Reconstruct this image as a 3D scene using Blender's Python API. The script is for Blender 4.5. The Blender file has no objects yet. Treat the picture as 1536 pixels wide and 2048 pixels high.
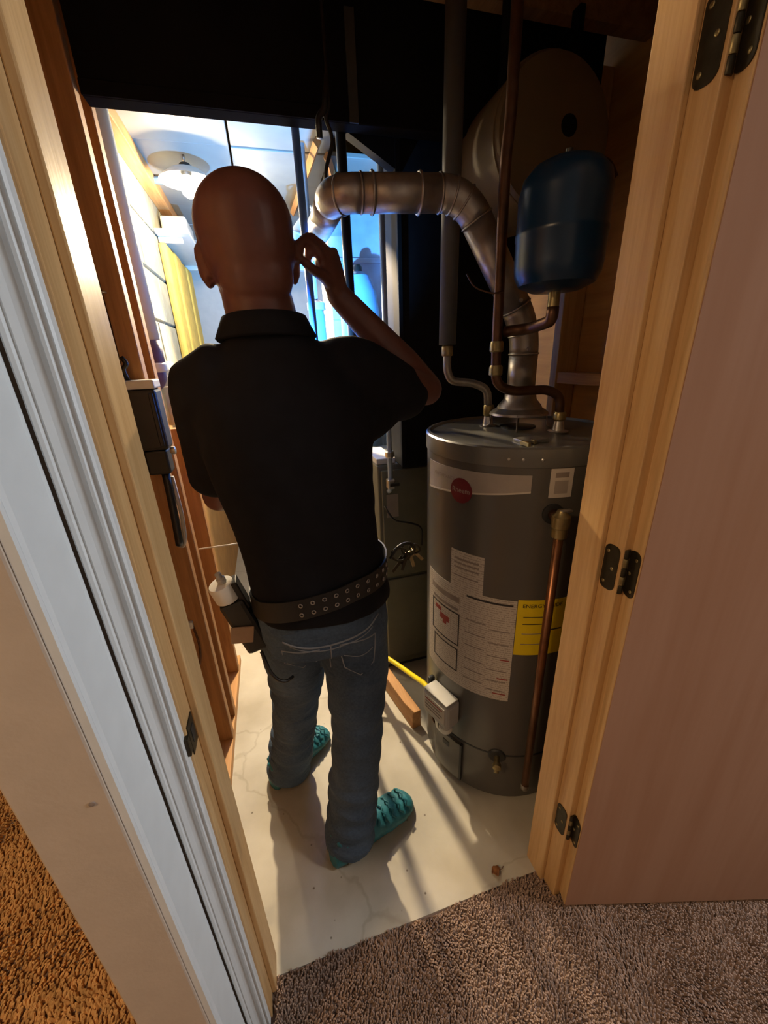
import bpy, bmesh, math, random
from mathutils import Vector, Matrix, noise
random.seed(7)
S = bpy.context.scene
COL = S.collection
R = math.radians

# ------------------------------------------------------------------ camera
cam_d = bpy.data.cameras.new('camera'); cam = bpy.data.objects.new('camera', cam_d); COL.objects.link(cam)
F_PX = 790.0
cam_d.sensor_fit = 'VERTICAL'; cam_d.sensor_height = 24.0; cam_d.lens = F_PX / 2048 * 24.0
cam_d.clip_start = 0.02; cam_d.clip_end = 60
PITCH, YAW, ROLL = 0.374094569, -0.262893685, -0.0407470676
def _cam_axes(p, yaw, roll):
    cy, sy, cp, sp = math.cos(yaw), math.sin(yaw), math.cos(p), math.sin(p)
    fwd = Vector((-sy*cp, cy*cp, -sp)); right = Vector((cy, sy, 0)); up = right.cross(fwd)
    c, s = math.cos(roll), math.sin(roll)
    return c*right + s*up, -s*right + c*up, fwd
_r, _u, _f = _cam_axes(PITCH, YAW, ROLL)
cam.matrix_world = Matrix(((_r.x, _u.x, -_f.x, 0), (_r.y, _u.y, -_f.y, 0), (_r.z, _u.z, -_f.z, 1.42), (0, 0, 0, 1)))
S.camera = cam

# ------------------------------------------------------------------ world, lights, exposure
W = bpy.data.worlds.new('world'); S.world = W; W.use_nodes = True
W.node_tree.nodes['Background'].inputs[0].default_value = (0.5, 0.6, 0.8, 1)
W.node_tree.nodes['Background'].inputs[1].default_value = 0.02
S.view_settings.view_transform = 'Standard'; S.view_settings.look = 'None'
S.view_settings.gamma = 1.0; S.view_settings.use_curve_mapping = False
S.view_settings.exposure = 0.0

def light(name, kind, loc, power, color, size=0.1, target=None, **kw):
    d = bpy.data.lights.new(name, kind); d.energy = power; d.color = color
    if kind == 'AREA': d.shape = 'DISK'; d.size = size
    else: d.shadow_soft_size = size
    for k, v in kw.items(): setattr(d, k, v)
    o = bpy.data.objects.new(name, d); COL.objects.link(o); o.location = loc
    if target is not None:
        o.rotation_euler = (Vector(target) - Vector(loc)).to_track_quat('-Z', 'Y').to_euler()
    return o

BULB = (-0.20, 2.14, 2.10)
LED = (0.03, 1.30, 1.26)
HALL = (1.86, -0.24, 2.36)
ROOM = (-1.50, -0.30, 2.36)
BULB2 = (0.06, 2.75, 2.08)
light('hall_ceiling_light', 'AREA', (HALL[0], HALL[1], HALL[2]-0.06), 20.0, (1.0, 0.90, 0.84), 0.28)
light('added_side_light', 'AREA', (2.17, 0.0, 1.55), 26.0, (0.62, 0.82, 1.0), 0.55, target=(-0.3, 0.42, 1.1))  # added cool side light for the trim, its source is unseen
light('next_room_light', 'AREA', (ROOM[0], ROOM[1], ROOM[2]-0.06), 26.0, (1.0, 0.66, 0.36), 0.28)

# ------------------------------------------------------------------ materials
M = {}
def new_mat(name):
    m = bpy.data.materials.new(name); m.use_nodes = True
    nt = m.node_tree; b = nt.nodes['Principled BSDF']
    M[name] = m
    return m, nt, b
def lin(c):
    return tuple(((x/12.92) if x <= 0.04045 else ((x+0.055)/1.055)**2.4) for x in c)
def plain(name, col, rough=0.6, metal=0.0, var=0.12, scale=25.0, bump=0.0, bscale=None, spec=None, stretch=(1, 1, 1)):
    """flat paint with a little noise variation; col is linear rgb"""
    m, nt, b = new_mat(name)
    tc = nt.nodes.new('ShaderNodeTexCoord'); mp = nt.nodes.new('ShaderNodeMapping')
    mp.inputs['Scale'].default_value = stretch
    nt.links.new(tc.outputs['Object'], mp.inputs['Vector'])
    n = nt.nodes.new('ShaderNodeTexNoise'); n.inputs['Scale'].default_value = scale; n.inputs['Detail'].default_value = 5
    nt.links.new(mp.outputs[0], n.inputs['Vector'])
    cr = nt.nodes.new('ShaderNodeValToRGB')
    cr.color_ramp.elements[0].position = 0.3; cr.color_ramp.elements[1].position = 0.7
    cr.color_ramp.elements[0].color = (*[c*(1-var) for c in col], 1); cr.color_ramp.elements[1].color = (*[min(1, c*(1+var)) for c in col], 1)
    nt.links.new(n.outputs['Fac'], cr.inputs[0]); nt.links.new(cr.outputs[0], b.inputs['Base Color'])
    b.inputs['Roughness'].default_value = rough; b.inputs['Metallic'].default_value = metal
    if spec is not None: b.inputs['Specular IOR Level'].default_value = spec
    if bump:
        n2 = nt.nodes.new('ShaderNodeTexNoise'); n2.inputs['Scale'].default_value = bscale or scale*3; n2.inputs['Detail'].default_value = 4
        nt.links.new(mp.outputs[0], n2.inputs['Vector'])
        bp = nt.nodes.new('ShaderNodeBump'); bp.inputs['Strength'].default_value = bump; bp.inputs['Distance'].default_value = 0.004
        nt.links.new(n2.outputs['Fac'], bp.inputs['Height']); nt.links.new(bp.outputs[0], b.inputs['Normal'])
    return m
def wood(name, c1, c2, axis='Z', rough=0.5, scale=14.0):
    m, nt, b = new_mat(name)
    tc = nt.nodes.new('ShaderNodeTexCoord'); mp = nt.nodes.new('ShaderNodeMapping')
    s = {'X': (0.06, 1, 1), 'Y': (1, 0.06, 1), 'Z': (1, 1, 0.06)}[axis]
    mp.inputs['Scale'].default_value = s
    nt.links.new(tc.outputs['Object'], mp.inputs['Vector'])
    n = nt.nodes.new('ShaderNodeTexNoise'); n.inputs['Scale'].default_value = scale*3; n.inputs['Detail'].default_value = 6; n.inputs['Distortion'].default_value = 0.6
    nt.links.new(mp.outputs[0], n.inputs['Vector'])
    n2 = nt.nodes.new('ShaderNodeTexNoise'); n2.inputs['Scale'].default_value = scale*14; n2.inputs['Detail'].default_value = 3
    nt.links.new(mp.outputs[0], n2.inputs['Vector'])
    mx = nt.nodes.new('ShaderNodeMath'); mx.operation = 'MULTIPLY_ADD'; mx.inputs[1].default_value = 0.35
    nt.links.new(n2.outputs['Fac'], mx.inputs[0]); 
    mm = nt.nodes.new('ShaderNodeMath'); mm.operation = 'MULTIPLY'; mm.inputs[1].default_value = 0.75
    nt.links.new(n.outputs['Fac'], mm.inputs[0]); nt.links.new(mm.outputs[0], mx.inputs[2])
    cr = nt.nodes.new('ShaderNodeValToRGB')
    cr.color_ramp.elements[0].position = 0.36; cr.color_ramp.elements[1].position = 0.68
    cr.color_ramp.elements[0].color = (*c1, 1); cr.color_ramp.elements[1].color = (*c2, 1)
    nt.links.new(mx.outputs[0], cr.inputs[0]); nt.links.new(cr.outputs[0], b.inputs['Base Color'])
    b.inputs['Roughness'].default_value = rough
    bp = nt.nodes.new('ShaderNodeBump'); bp.inputs['Strength'].default_value = 0.15; bp.inputs['Distance'].default_value = 0.002
    nt.links.new(mx.outputs[0], bp.inputs['Height']); nt.links.new(bp.outputs[0], b.inputs['Normal'])
    return m
def emit(name, col, strength):
    m, nt, b = new_mat(name)
    b.inputs['Base Color'].default_value = (*col, 1)
    b.inputs['Emission Color'].default_value = (*col, 1); b.inputs['Emission Strength'].default_value = strength
    return m

plain('wall_tan', (0.56, 0.45, 0.35), 0.85, var=0.04, bump=0.08, bscale=120)
plain('wall_beige', (0.60, 0.54, 0.46), 0.85, var=0.04)
plain('trim_white', (0.72, 0.74, 0.74), 0.42, var=0.03)
plain('ceiling_white', (0.62, 0.61, 0.57), 0.9, var=0.06)
wood('pine', (0.50, 0.275, 0.105), (0.66, 0.42, 0.19), 'Z', 0.42)
wood('pine_x', (0.44, 0.20, 0.06), (0.62, 0.33, 0.12), 'X', 0.55)
wood('pine_y', (0.44, 0.20, 0.06), (0.62, 0.33, 0.12), 'Y', 0.55)
wood('stud', (0.28, 0.12, 0.036), (0.46, 0.22, 0.072), 'Z', 0.6)
wood('joist', (0.20, 0.10, 0.04), (0.34, 0.19, 0.08), 'Y', 0.7)
wood('door_face', (0.37, 0.195, 0.12), (0.42, 0.24, 0.16), 'Z', 0.30, 5)
wood('door_edge', (0.52, 0.32, 0.13), (0.70, 0.46, 0.22), 'Z', 0.5)
wood('sheathing', (0.50, 0.23, 0.06), (0.66, 0.34, 0.10), 'Y', 0.7, 6)
plain('hardboard', (0.52, 0.28, 0.09), 0.75, var=0.15, scale=8)
plain('bronze', (0.055, 0.045, 0.028), 0.42, metal=0.75, var=0.2, scale=60)
plain('brass_dull', (0.34, 0.27, 0.13), 0.38, metal=0.85, var=0.2, scale=60)
plain('steel', (0.60, 0.58, 0.55), 0.34, metal=0.95, var=0.15, scale=50)
plain('galvanised', (0.40, 0.37, 0.35), 0.40, metal=0.85, var=0.18, scale=35, bump=0.25, bscale=40)
plain('sheet_metal_blue_lit', (0.36, 0.46, 0.60), 0.45, metal=0.35, var=0.12, scale=14)  # metal grey tinted with the blue light of the far end
plain('duct_dark', (0.010, 0.0095, 0.011), 0.8, var=0.2, scale=6, spec=0.05)
plain('duct_tape_grey', (0.04, 0.038, 0.033), 0.7, var=0.1)
plain('plenum_black', (0.010, 0.010, 0.011), 0.7, var=0.2, spec=0.1)
plain('furnace_olive', (0.17, 0.165, 0.12), 0.5, var=0.06)
plain('heater_grey', (0.105, 0.096, 0.084), 0.30, var=0.06, scale=5, metal=0.15)
plain('heater_top', (0.17, 0.165, 0.15), 0.32, metal=0.35, var=0.08, scale=12)
plain('heater_dark', (0.02, 0.02, 0.02), 0.5)
plain('label_silver', (0.36, 0.31, 0.27), 0.45, var=0.05)
plain('label_white', (0.56, 0.50, 0.43), 0.6, var=0.05)
plain('label_yellow', (0.80, 0.58, 0.005), 0.55, var=0.04)
plain('logo_red', (0.16, 0.012, 0.02), 0.4)
plain('ink_black', (0.03, 0.022, 0.022), 0.7)
plain('ink_grey', (0.26, 0.21, 0.18), 0.7)
plain('ink_red', (0.30, 0.04, 0.03), 0.7)
plain('copper', (0.26, 0.115, 0.055), 0.34, metal=0.9, var=0.2, scale=30)
plain('copper_dark', (0.12, 0.06, 0.035), 0.42, metal=0.8, var=0.25, scale=30)
plain('pipe_grey', (0.30, 0.27, 0.23), 0.38, metal=0.7, var=0.2, scale=30)
plain('pipe_black', (0.012, 0.011, 0.011), 0.5)
plain('foam_grey', (0.085, 0.083, 0.08), 0.55, var=0.1)
plain('tank_blue', (0.0015, 0.020, 0.055), 0.30, var=0.12, scale=10)
plain('tank_beige', (0.15, 0.10, 0.05), 0.6, var=0.1, scale=5)
plain('gas_yellow', (0.85, 0.68, 0.01), 0.4)
plain('plastic_black', (0.013, 0.012, 0.011), 0.42)
plain('plastic_white', (0.70, 0.68, 0.62), 0.45, var=0.04)
plain('plastic_grey', (0.42, 0.40, 0.37), 0.45, var=0.06)
plain('pipe_blue_lit', (0.12, 0.25, 0.70), 0.4)  # blue light on the slim pipe put into its colour
plain('pvc_white', (0.72, 0.75, 0.76), 0.35, var=0.03)
plain('pvc_purple', (0.14, 0.09, 0.16), 0.4, var=0.1)
plain('block', (0.34, 0.325, 0.25), 0.9, var=0.14, scale=18, bump=0.4, bscale=90)
plain('mortar', (0.40, 0.38, 0.32), 0.95)
plain('insulation', (0.85, 0.55, 0.10), 0.9, var=0.15, scale=16, bump=0.6, bscale=60)
plain('foil_panel', (0.30, 0.295, 0.265), 0.45, metal=0.2, var=0.08, scale=7)
plain('blue_tank', (0.20, 0.42, 0.75), 0.35, var=0.08)
plain('leaf_brown', (0.20, 0.075, 0.02), 0.8, var=0.3, scale=90)
plain('shirt', (0.0105, 0.0105, 0.0135), 0.85, var=0.15, scale=30, bump=0.35, bscale=12, spec=0.15)
plain('belt_black', (0.012, 0.010, 0.009), 0.55)
plain('shoe_cover', (0.022, 0.17, 0.22), 0.5, var=0.25, scale=40, bump=0.5, bscale=55)
plain('leather_tan', (0.34, 0.22, 0.14), 0.7)
plain('carpet', (0.31, 0.215, 0.165), 0.95, var=0.28, scale=55, spec=0.1)
plain('carpet_room_lit', (0.72, 0.44, 0.19), 0.95, var=0.3, scale=55, spec=0.1)  # hall carpet again, with warm room light put into the colour
plain('carpet_backing', (0.20, 0.14, 0.11), 0.95, spec=0.1)
plain('eye_white', (0.75, 0.72, 0.68), 0.25)
plain('nail', (0.30, 0.16, 0.12), 0.4)

def concrete():
    m, nt, b = new_mat('concrete')
    tc = nt.nodes.new('ShaderNodeTexCoord')
    n = nt.nodes.new('ShaderNodeTexNoise'); n.inputs['Scale'].default_value = 3.2; n.inputs['Detail'].default_value = 8
    n2 = nt.nodes.new('ShaderNodeTexNoise'); n2.inputs['Scale'].default_value = 42; n2.inputs['Detail'].default_value = 3
    v = nt.nodes.new('ShaderNodeTexVoronoi'); v.inputs['Scale'].default_value = 21
    n3 = nt.nodes.new('ShaderNodeTexNoise'); n3.inputs['Scale'].default_value = 2.0; n3.inputs['Detail'].default_value = 3
    for x in (n, n2, v, n3): nt.links.new(tc.outputs['Object'], x.inputs['Vector'])
    cr = nt.nodes.new('ShaderNodeValToRGB'); cr.color_ramp.elements[0].position = 0.36; cr.color_ramp.elements[1].position = 0.64
    cr.color_ramp.elements[0].color = (0.40, 0.36, 0.28, 1); cr.color_ramp.elements[1].color = (0.57, 0.54, 0.46, 1)
    nt.links.new(n.outputs['Fac'], cr.inputs[0])
    # dirt specks with a shape of their own
    sp = nt.nodes.new('ShaderNodeValToRGB'); sp.color_ramp.elements[0].position = 0.045; sp.color_ramp.elements[1].position = 0.085
    sp.color_ramp.elements[0].color = (0.35, 0.3, 0.25, 1); sp.color_ramp.elements[1].color = (1, 1, 1, 1)
    nt.links.new(v.outputs['Distance'], sp.inputs[0])
    ms = nt.nodes.new('ShaderNodeMath'); ms.operation = 'GREATER_THAN'; ms.inputs[1].default_value = 0.46
    nt.links.new(n3.outputs['Fac'], ms.inputs[0])
    mx = nt.nodes.new('ShaderNodeMix'); mx.data_type = 'RGBA'; mx.blend_type = 'MULTIPLY'
    nt.links.new(ms.outputs[0], mx.inputs[0]); nt.links.new(cr.outputs[0], mx.inputs[6]); nt.links.new(sp.outputs[0], mx.inputs[7])
    wn_ = nt.nodes.new('ShaderNodeTexNoise'); wn_.inputs['Scale'].default_value = 5.0; wn_.inputs['Detail'].default_value = 4
    nt.links.new(tc.outputs['Object'], wn_.inputs['Vector'])
    wa = nt.nodes.new('ShaderNodeMix'); wa.data_type = 'RGBA'; wa.blend_type = 'LINEAR_LIGHT'; wa.inputs[0].default_value = 0.10
    nt.links.new(tc.outputs['Object'], wa.inputs[6]); nt.links.new(wn_.outputs['Color'], wa.inputs[7])
    ve = nt.nodes.new('ShaderNodeTexVoronoi'); ve.feature = 'DISTANCE_TO_EDGE'; ve.inputs['Scale'].default_value = 1.25
    nt.links.new(wa.outputs[2], ve.inputs['Vector'])
    ce = nt.nodes.new('ShaderNodeValToRGB'); ce.color_ramp.elements[0].position = 0.002; ce.color_ramp.elements[1].position = 0.007
    ce.color_ramp.elements[0].color = (0.84, 0.82, 0.79, 1); ce.color_ramp.elements[1].color = (1, 1, 1, 1)
    nt.links.new(ve.outputs['Distance'], ce.inputs[0])
    m2 = nt.nodes.new('ShaderNodeMix'); m2.data_type = 'RGBA'; m2.blend_type = 'MULTIPLY'; m2.inputs[0].default_value = 1.0
    nt.links.new(mx.outputs[2], m2.inputs[6]); nt.links.new(ce.outputs[0], m2.inputs[7])
    nt.links.new(m2.outputs[2], b.inputs['Base Color'])
    b.inputs['Roughness'].default_value = 0.55
    bp = nt.nodes.new('ShaderNodeBump'); bp.inputs['Strength'].default_value = 0.12; bp.inputs['Distance'].default_value = 0.003
    nt.links.new(n2.outputs['Fac'], bp.inputs['Height']); nt.links.new(bp.outputs[0], b.inputs['Normal'])
concrete()
def skin_mat():
    m, nt, b = new_mat('skin')
    tc = nt.nodes.new('ShaderNodeTexCoord')
    n = nt.nodes.new('ShaderNodeTexNoise'); n.inputs['Scale'].default_value = 22; n.inputs['Detail'].default_value = 6
    nt.links.new(tc.outputs['Object'], n.inputs['Vector'])
    cr = nt.nodes.new('ShaderNodeValToRGB'); cr.color_ramp.elements[0].position = 0.3; cr.color_ramp.elements[1].position = 0.72
    cr.color_ramp.elements[0].color = (0.125, 0.044, 0.032, 1); cr.color_ramp.elements[1].color = (0.165, 0.063, 0.047, 1)
    nt.links.new(n.outputs['Fac'], cr.inputs[0]); nt.links.new(cr.outputs[0], b.inputs['Base Color'])
    b.inputs['Roughness'].default_value = 0.42
    b.inputs['Subsurface Weight'].default_value = 0.15; b.inputs['Subsurface Radius'].default_value = (0.012, 0.004, 0.002); b.inputs['Subsurface Scale'].default_value = 1.0
skin_mat()
def denim():
    m, nt, b = new_mat('denim')
    tc = nt.nodes.new('ShaderNodeTexCoord')
    n = nt.nodes.new('ShaderNodeTexNoise'); n.inputs['Scale'].default_value = 5; n.inputs['Detail'].default_value = 6
    n2 = nt.nodes.new('ShaderNodeTexNoise'); n2.inputs['Scale'].default_value = 170; n2.inputs['Detail'].default_value = 2
    mp = nt.nodes.new('ShaderNodeMapping'); mp.inputs['Scale'].default_value = (1, 1, 2.4); mp.inputs['Rotation'].default_value = (0.25, 0.5, 0)
    n3 = nt.nodes.new('ShaderNodeTexNoise'); n3.inputs['Scale'].default_value = 11; n3.inputs['Detail'].default_value = 4; n3.inputs['Distortion'].default_value = 1.2
    nt.links.new(tc.outputs['Object'], mp.inputs[0])
    for x in (n, n2): nt.links.new(tc.outputs['Object'], x.inputs['Vector'])
    nt.links.new(mp.outputs[0], n3.inputs['Vector'])
    cr = nt.nodes.new('ShaderNodeValToRGB'); cr.color_ramp.elements[0].position = 0.3; cr.color_ramp.elements[1].position = 0.75
    cr.color_ramp.elements[0].color = (0.036, 0.056, 0.088, 1); cr.color_ramp.elements[1].color = (0.12, 0.175, 0.26, 1)
    ad = nt.nodes.new('ShaderNodeMath'); ad.operation = 'MULTIPLY_ADD'; ad.inputs[1].default_value = 0.3
    nt.links.new(n2.outputs['Fac'], ad.inputs[0])
    mm = nt.nodes.new('ShaderNodeMath'); mm.operation = 'MULTIPLY'; mm.inputs[1].default_value = 0.72
    nt.links.new(n.outputs['Fac'], mm.inputs[0]); nt.links.new(mm.outputs[0], ad.inputs[2])
    nt.links.new(ad.outputs[0], cr.inputs[0]); nt.links.new(cr.outputs[0], b.inputs['Base Color'])
    b.inputs['Roughness'].default_value = 0.85; b.inputs['Specular IOR Level'].default_value = 0.2
    bp = nt.nodes.new('ShaderNodeBump'); bp.inputs['Strength'].default_value = 0.7; bp.inputs['Distance'].default_value = 0.012
    nt.links.new(n3.outputs['Fac'], bp.inputs['Height']); nt.links.new(bp.outputs[0], b.inputs['Normal'])
denim()
plain('denim_seam', (0.26, 0.28, 0.31), 0.85)
def print_mat():
    """label paper with rows of fine print (uv driven)"""
    m, nt, b = new_mat('label_print')
    tc = nt.nodes.new('ShaderNodeTexCoord'); sep = nt.nodes.new('ShaderNodeSeparateXYZ')
    nt.links.new(tc.outputs['UV'], sep.inputs[0])
    w = nt.nodes.new('ShaderNodeMath'); w.operation = 'MULTIPLY'; w.inputs[1].default_value = 140.0
    nt.links.new(sep.outputs['Y'], w.inputs[0])
    fr = nt.nodes.new('ShaderNodeMath'); fr.operation = 'FRACT'; nt.links.new(w.outputs[0], fr.inputs[0])
    gt = nt.nodes.new('ShaderNodeMath'); gt.operation = 'GREATER_THAN'; gt.inputs[1].default_value = 0.5; nt.links.new(fr.outputs[0], gt.inputs[0])
    mp = nt.nodes.new('ShaderNodeMapping'); mp.inputs['Scale'].default_value = (60, 140, 1); nt.links.new(tc.outputs['UV'], mp.inputs[0])
    n = nt.nodes.new('ShaderNodeTexNoise'); n.inputs['Scale'].default_value = 1.0; n.inputs['Detail'].default_value = 1; nt.links.new(mp.outputs[0], n.inputs['Vector'])
    g2 = nt.nodes.new('ShaderNodeMath'); g2.operation = 'GREATER_THAN'; g2.inputs[1].default_value = 0.47; nt.links.new(n.outputs['Fac'], g2.inputs[0])
    mu = nt.nodes.new('ShaderNodeMath'); mu.operation = 'MULTIPLY'; nt.links.new(gt.outputs[0], mu.inputs[0]); nt.links.new(g2.outputs[0], mu.inputs[1])
    m7 = nt.nodes.new('ShaderNodeMath'); m7.operation = 'MULTIPLY'; m7.inputs[1].default_value = 0.55; nt.links.new(mu.outputs[0], m7.inputs[0])
    mx = nt.nodes.new('ShaderNodeMix'); mx.data_type = 'RGBA'
    mx.inputs[6].default_value = (0.56, 0.50, 0.43, 1); mx.inputs[7].default_value = (0.22, 0.17, 0.14, 1)
    nt.links.new(m7.outputs[0], mx.inputs[0]); nt.links.new(mx.outputs[2], b.inputs['Base Color'])
    b.inputs['Roughness'].default_value = 0.6
print_mat()
emit('bulb_glow', (1.0, 0.90, 0.70), 30.0)
emit('fixture_glow', (1.0, 0.85, 0.68), 2.0)
emit('fixture_glow_warm', (1.0, 0.62, 0.30), 4.0)
emit('led_glow', (0.35, 0.62, 1.0), 40.0)

# ------------------------------------------------------------------ mesh helpers
def add(name, me, mat, parent=None, smooth=False, loc=None, kind=None):
    if mat: me.materials.append(M[mat] if isinstance(mat, str) else mat)
    if smooth:
        for p in me.polygons: p.use_smooth = True
    o = bpy.data.objects.new(name, me); COL.objects.link(o)
    if parent is not None: o.parent = parent
    if loc is not None: o.location = loc
    if kind: o['kind'] = kind
    return o
def tag(o, label, cat, group=None, kind=None):
    o['label'] = label; o['category'] = cat
    if group: o['group'] = group
    if kind: o['kind'] = kind
    return o
def empty(name, label, cat, loc=(0, 0, 0), group=None):
    """an Empty at the thing's base; its parts keep world coordinates"""
    o = bpy.data.objects.new(name, None); COL.objects.link(o); o.empty_display_size = 0.05
    o.location = loc
    return tag(o, label, cat, group)
def fix(o):
    """parts are modelled in world coordinates: cancel the parent's offset"""
    p = o.parent; off = Vector((0, 0, 0))
    while p is not None:
        off += p.location; p = p.parent
    o.location = o.location - off
    return o
def from_data(name, v, f, mat, parent=None, smooth=False, kind=None):
    me = bpy.data.meshes.new(name); me.from_pydata([tuple(x) for x in v], [], f); me.update()
    o = add(name, me, mat, parent, smooth, kind=kind)
    return fix(o)
def from_bm(name, bm, mat, parent=None, smooth=False, kind=None):
    me = bpy.data.meshes.new(name); bmesh.ops.recalc_face_normals(bm, faces=bm.faces); bm.to_mesh(me); bm.free()
    return fix(add(name, me, mat, parent, smooth, kind=kind))
def bbox(bm, x0, x1, y0, y1, z0, z1, mtx=None):
    vs = [bm.verts.new((x, y, z)) for x in (x0, x1) for y in (y0, y1) for z in (z0, z1)]
    for q in ((0, 1, 3, 2), (4, 6, 7, 5), (0, 4, 5, 1), (2, 3, 7, 6), (0, 2, 6, 4), (1, 5, 7, 3)):
        bm.faces.new([vs[i] for i in q])
    if mtx is not None: bmesh.ops.transform(bm, matrix=mtx, verts=vs)
    return vs
def box(name, x0, x1, y0, y1, z0, z1, mat, parent=None, bevel=0.0, mtx=None, kind=None, seg=2):
    bm = bmesh.new(); bbox(bm, x0, x1, y0, y1, z0, z1)
    if bevel: bmesh.ops.bevel(bm, geom=bm.edges[:], offset=bevel, segments=seg, affect='EDGES', profile=0.5)
    if mtx is not None: bmesh.ops.transform(bm, matrix=mtx, verts=bm.verts[:])
    return from_bm(name, bm, mat, parent, kind=kind)
def struct(o): o['kind'] = 'structure'; return o
def round_path(pts, rad, n=6):
    pts = [Vector(p) for p in pts]; out = [pts[0]]
    for i in range(1, len(pts)-1):
        a, b, c = pts[i-1], pts[i], pts[i+1]
        d1 = (a-b); d2 = (c-b); r = min(rad, d1.length*0.48, d2.length*0.48)
        p1 = b + d1.normalized()*r; p2 = b + d2.normalized()*r
        for k in range(n+1):
            t = k/n; out.append((1-t)**2*p1 + 2*t*(1-t)*b + t*t*p2)
    out.append(pts[-1]); return out
def sweep(bm, pts, radii, seg=12, cap=True, flat=None):
    """tube along pts; radii scalar/list or list of (a,b) ellipses; flat: reference 'up' for ellipse b axis"""
    pts = [Vector(p) for p in pts]; n = len(pts)
    if not isinstance(radii, (list, tuple)) : radii = [radii]*n
    rings = []; prev = None
    for i, p in enumerate(pts):
        t = (pts[min(i+1, n-1)] - pts[max(i-1, 0)]).normalized()
        if flat is not None:
            v = Vector(flat); v = (v - t*v.dot(t)).normalized(); u = v.cross(t)
        else:
            if prev is None:
                u = t.orthogonal().normalized()
            else:
                u = (prev - t*prev.dot(t)).normalized()
            v = t.cross(u); prev = u
        r = radii[i]; a, b = (r, r) if not isinstance(r, (list, tuple)) else r
        rings.append([bm.verts.new(p + u*math.cos(2*math.pi*k/seg)*a + v*math.sin(2*math.pi*k/seg)*b) for k in range(seg)])
    for i in range(n-1):
        for k in range(seg):
            bm.faces.new((rings[i][k], rings[i][(k+1) % seg], rings[i+1][(k+1) % seg], rings[i+1][k]))
    if cap:
        bm.faces.new(rings[0][::-1]); bm.faces.new(rings[-1])
    return rings
def tube(name, pts, r, mat, parent=None, seg=12, smooth=True, rnd=0.0, flat=None, kind=None):
    bm = bmesh.new()
    if rnd:
        m = len(pts); pts = round_path(pts, rnd)
        if isinstance(r, (list, tuple)):
            q = [i*(m-1)/(len(pts)-1) for i in range(len(pts))]
            r = [r[int(t)]*(1-t+int(t)) + r[min(int(t)+1, m-1)]*(t-int(t)) for t in q]
    sweep(bm, pts, r, seg, flat=flat)
    return from_bm(name, bm, mat, parent, smooth, kind)
def lathe_bm(bm, prof, c, seg=32, axis='Z'):
    """prof: list of (r, h) ; c centre"""
    rings = []
    for r, h in prof:
        ring = []
        for k in range(seg):
            a = 2*math.pi*k/seg; x, y = r*math.cos(a), r*math.sin(a)
            v = {'Z': (x, y, h), 'X': (h, x, y), 'Y': (x, h, y)}[axis]
            ring.append(bm.verts.new(Vector(c) + Vector(v)))
        rings.append(ring)
    for i in range(len(rings)-1):
        for k in range(seg):
            bm.faces.new((rings[i][k], rings[i][(k+1) % seg], rings[i+1][(k+1) % seg], rings[i+1][k]))
    bm.faces.new(rings[0][::-1]); bm.faces.new(rings[-1])
def lathe(name, prof, c, mat, parent=None, seg=32, axis='Z', smooth=True, mtx=None):
    bm = bmesh.new(); lathe_bm(bm, prof, (0, 0, 0) if mtx is not None else c, seg, axis)
    if mtx is not None: bmesh.ops.transform(bm, matrix=mtx, verts=bm.verts[:])
    o = from_bm(name, bm, mat, parent, False)
    if smooth: autosmooth(o)
    return o
def autosmooth(o, ang=35):
    me = o.data
    for p in me.polygons: p.use_smooth = True
    me.set_sharp_from_angle(angle=R(ang))
def ring_torus(name, c, R0, r, mat, parent=None, nrm=(0, 0, 1), seg=20, sub=8):
    n = Vector(nrm).normalized(); u = n.orthogonal().normalized(); w = n.cross(u); v = []; f = []
    for i in range(seg):
        a = 2*math.pi*i/seg; d = u*math.cos(a) + w*math.sin(a)
        for k in range(sub):
            b = 2*math.pi*k/sub; v.append(Vector(c) + d*(R0 + r*math.cos(b)) + n*r*math.sin(b))
    for i in range(seg):
        for k in range(sub):
            f.append((i*sub+k, ((i+1) % seg)*sub+k, ((i+1) % seg)*sub+(k+1) % sub, i*sub+(k+1) % sub))
    return from_data(name, v, f, mat, parent, True)
def ellipsoid(bm, c, rx, ry, rz, seg=20, rings=14, mtx=None):
    m = Matrix.Translation(c) @ (mtx or Matrix()) @ Matrix.Diagonal((rx, ry, rz, 1))
    bmesh.ops.create_uvsphere(bm, u_segments=seg, v_segments=rings, radius=1.0, matrix=m)
def fuse(name, bm, mat, parent, voxel=0.006, smooth_it=4):
    """fuse overlapping closed pieces into one continuous skin"""
    bmesh.ops.recalc_face_normals(bm, faces=bm.faces)
    me = bpy.data.meshes.new(name+'_src'); bm.to_mesh(me); bm.free()
    t = bpy.data.objects.new(name+'_src', me); COL.objects.link(t)
    md = t.modifiers.new('r', 'REMESH'); md.mode = 'VOXEL'; md.voxel_size = voxel
    if smooth_it:
        ms = t.modifiers.new('s', 'SMOOTH'); ms.factor = 0.5; ms.iterations = smooth_it
    dg = bpy.context.evaluated_depsgraph_get(); dg.update()
    out = bpy.data.meshes.new_from_object(t.evaluated_get(dg)); out.name = name
    bpy.data.objects.remove(t); bpy.data.meshes.remove(me)
    out.materials.clear()
    return fix(add(name, out, mat, parent, True))

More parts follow.
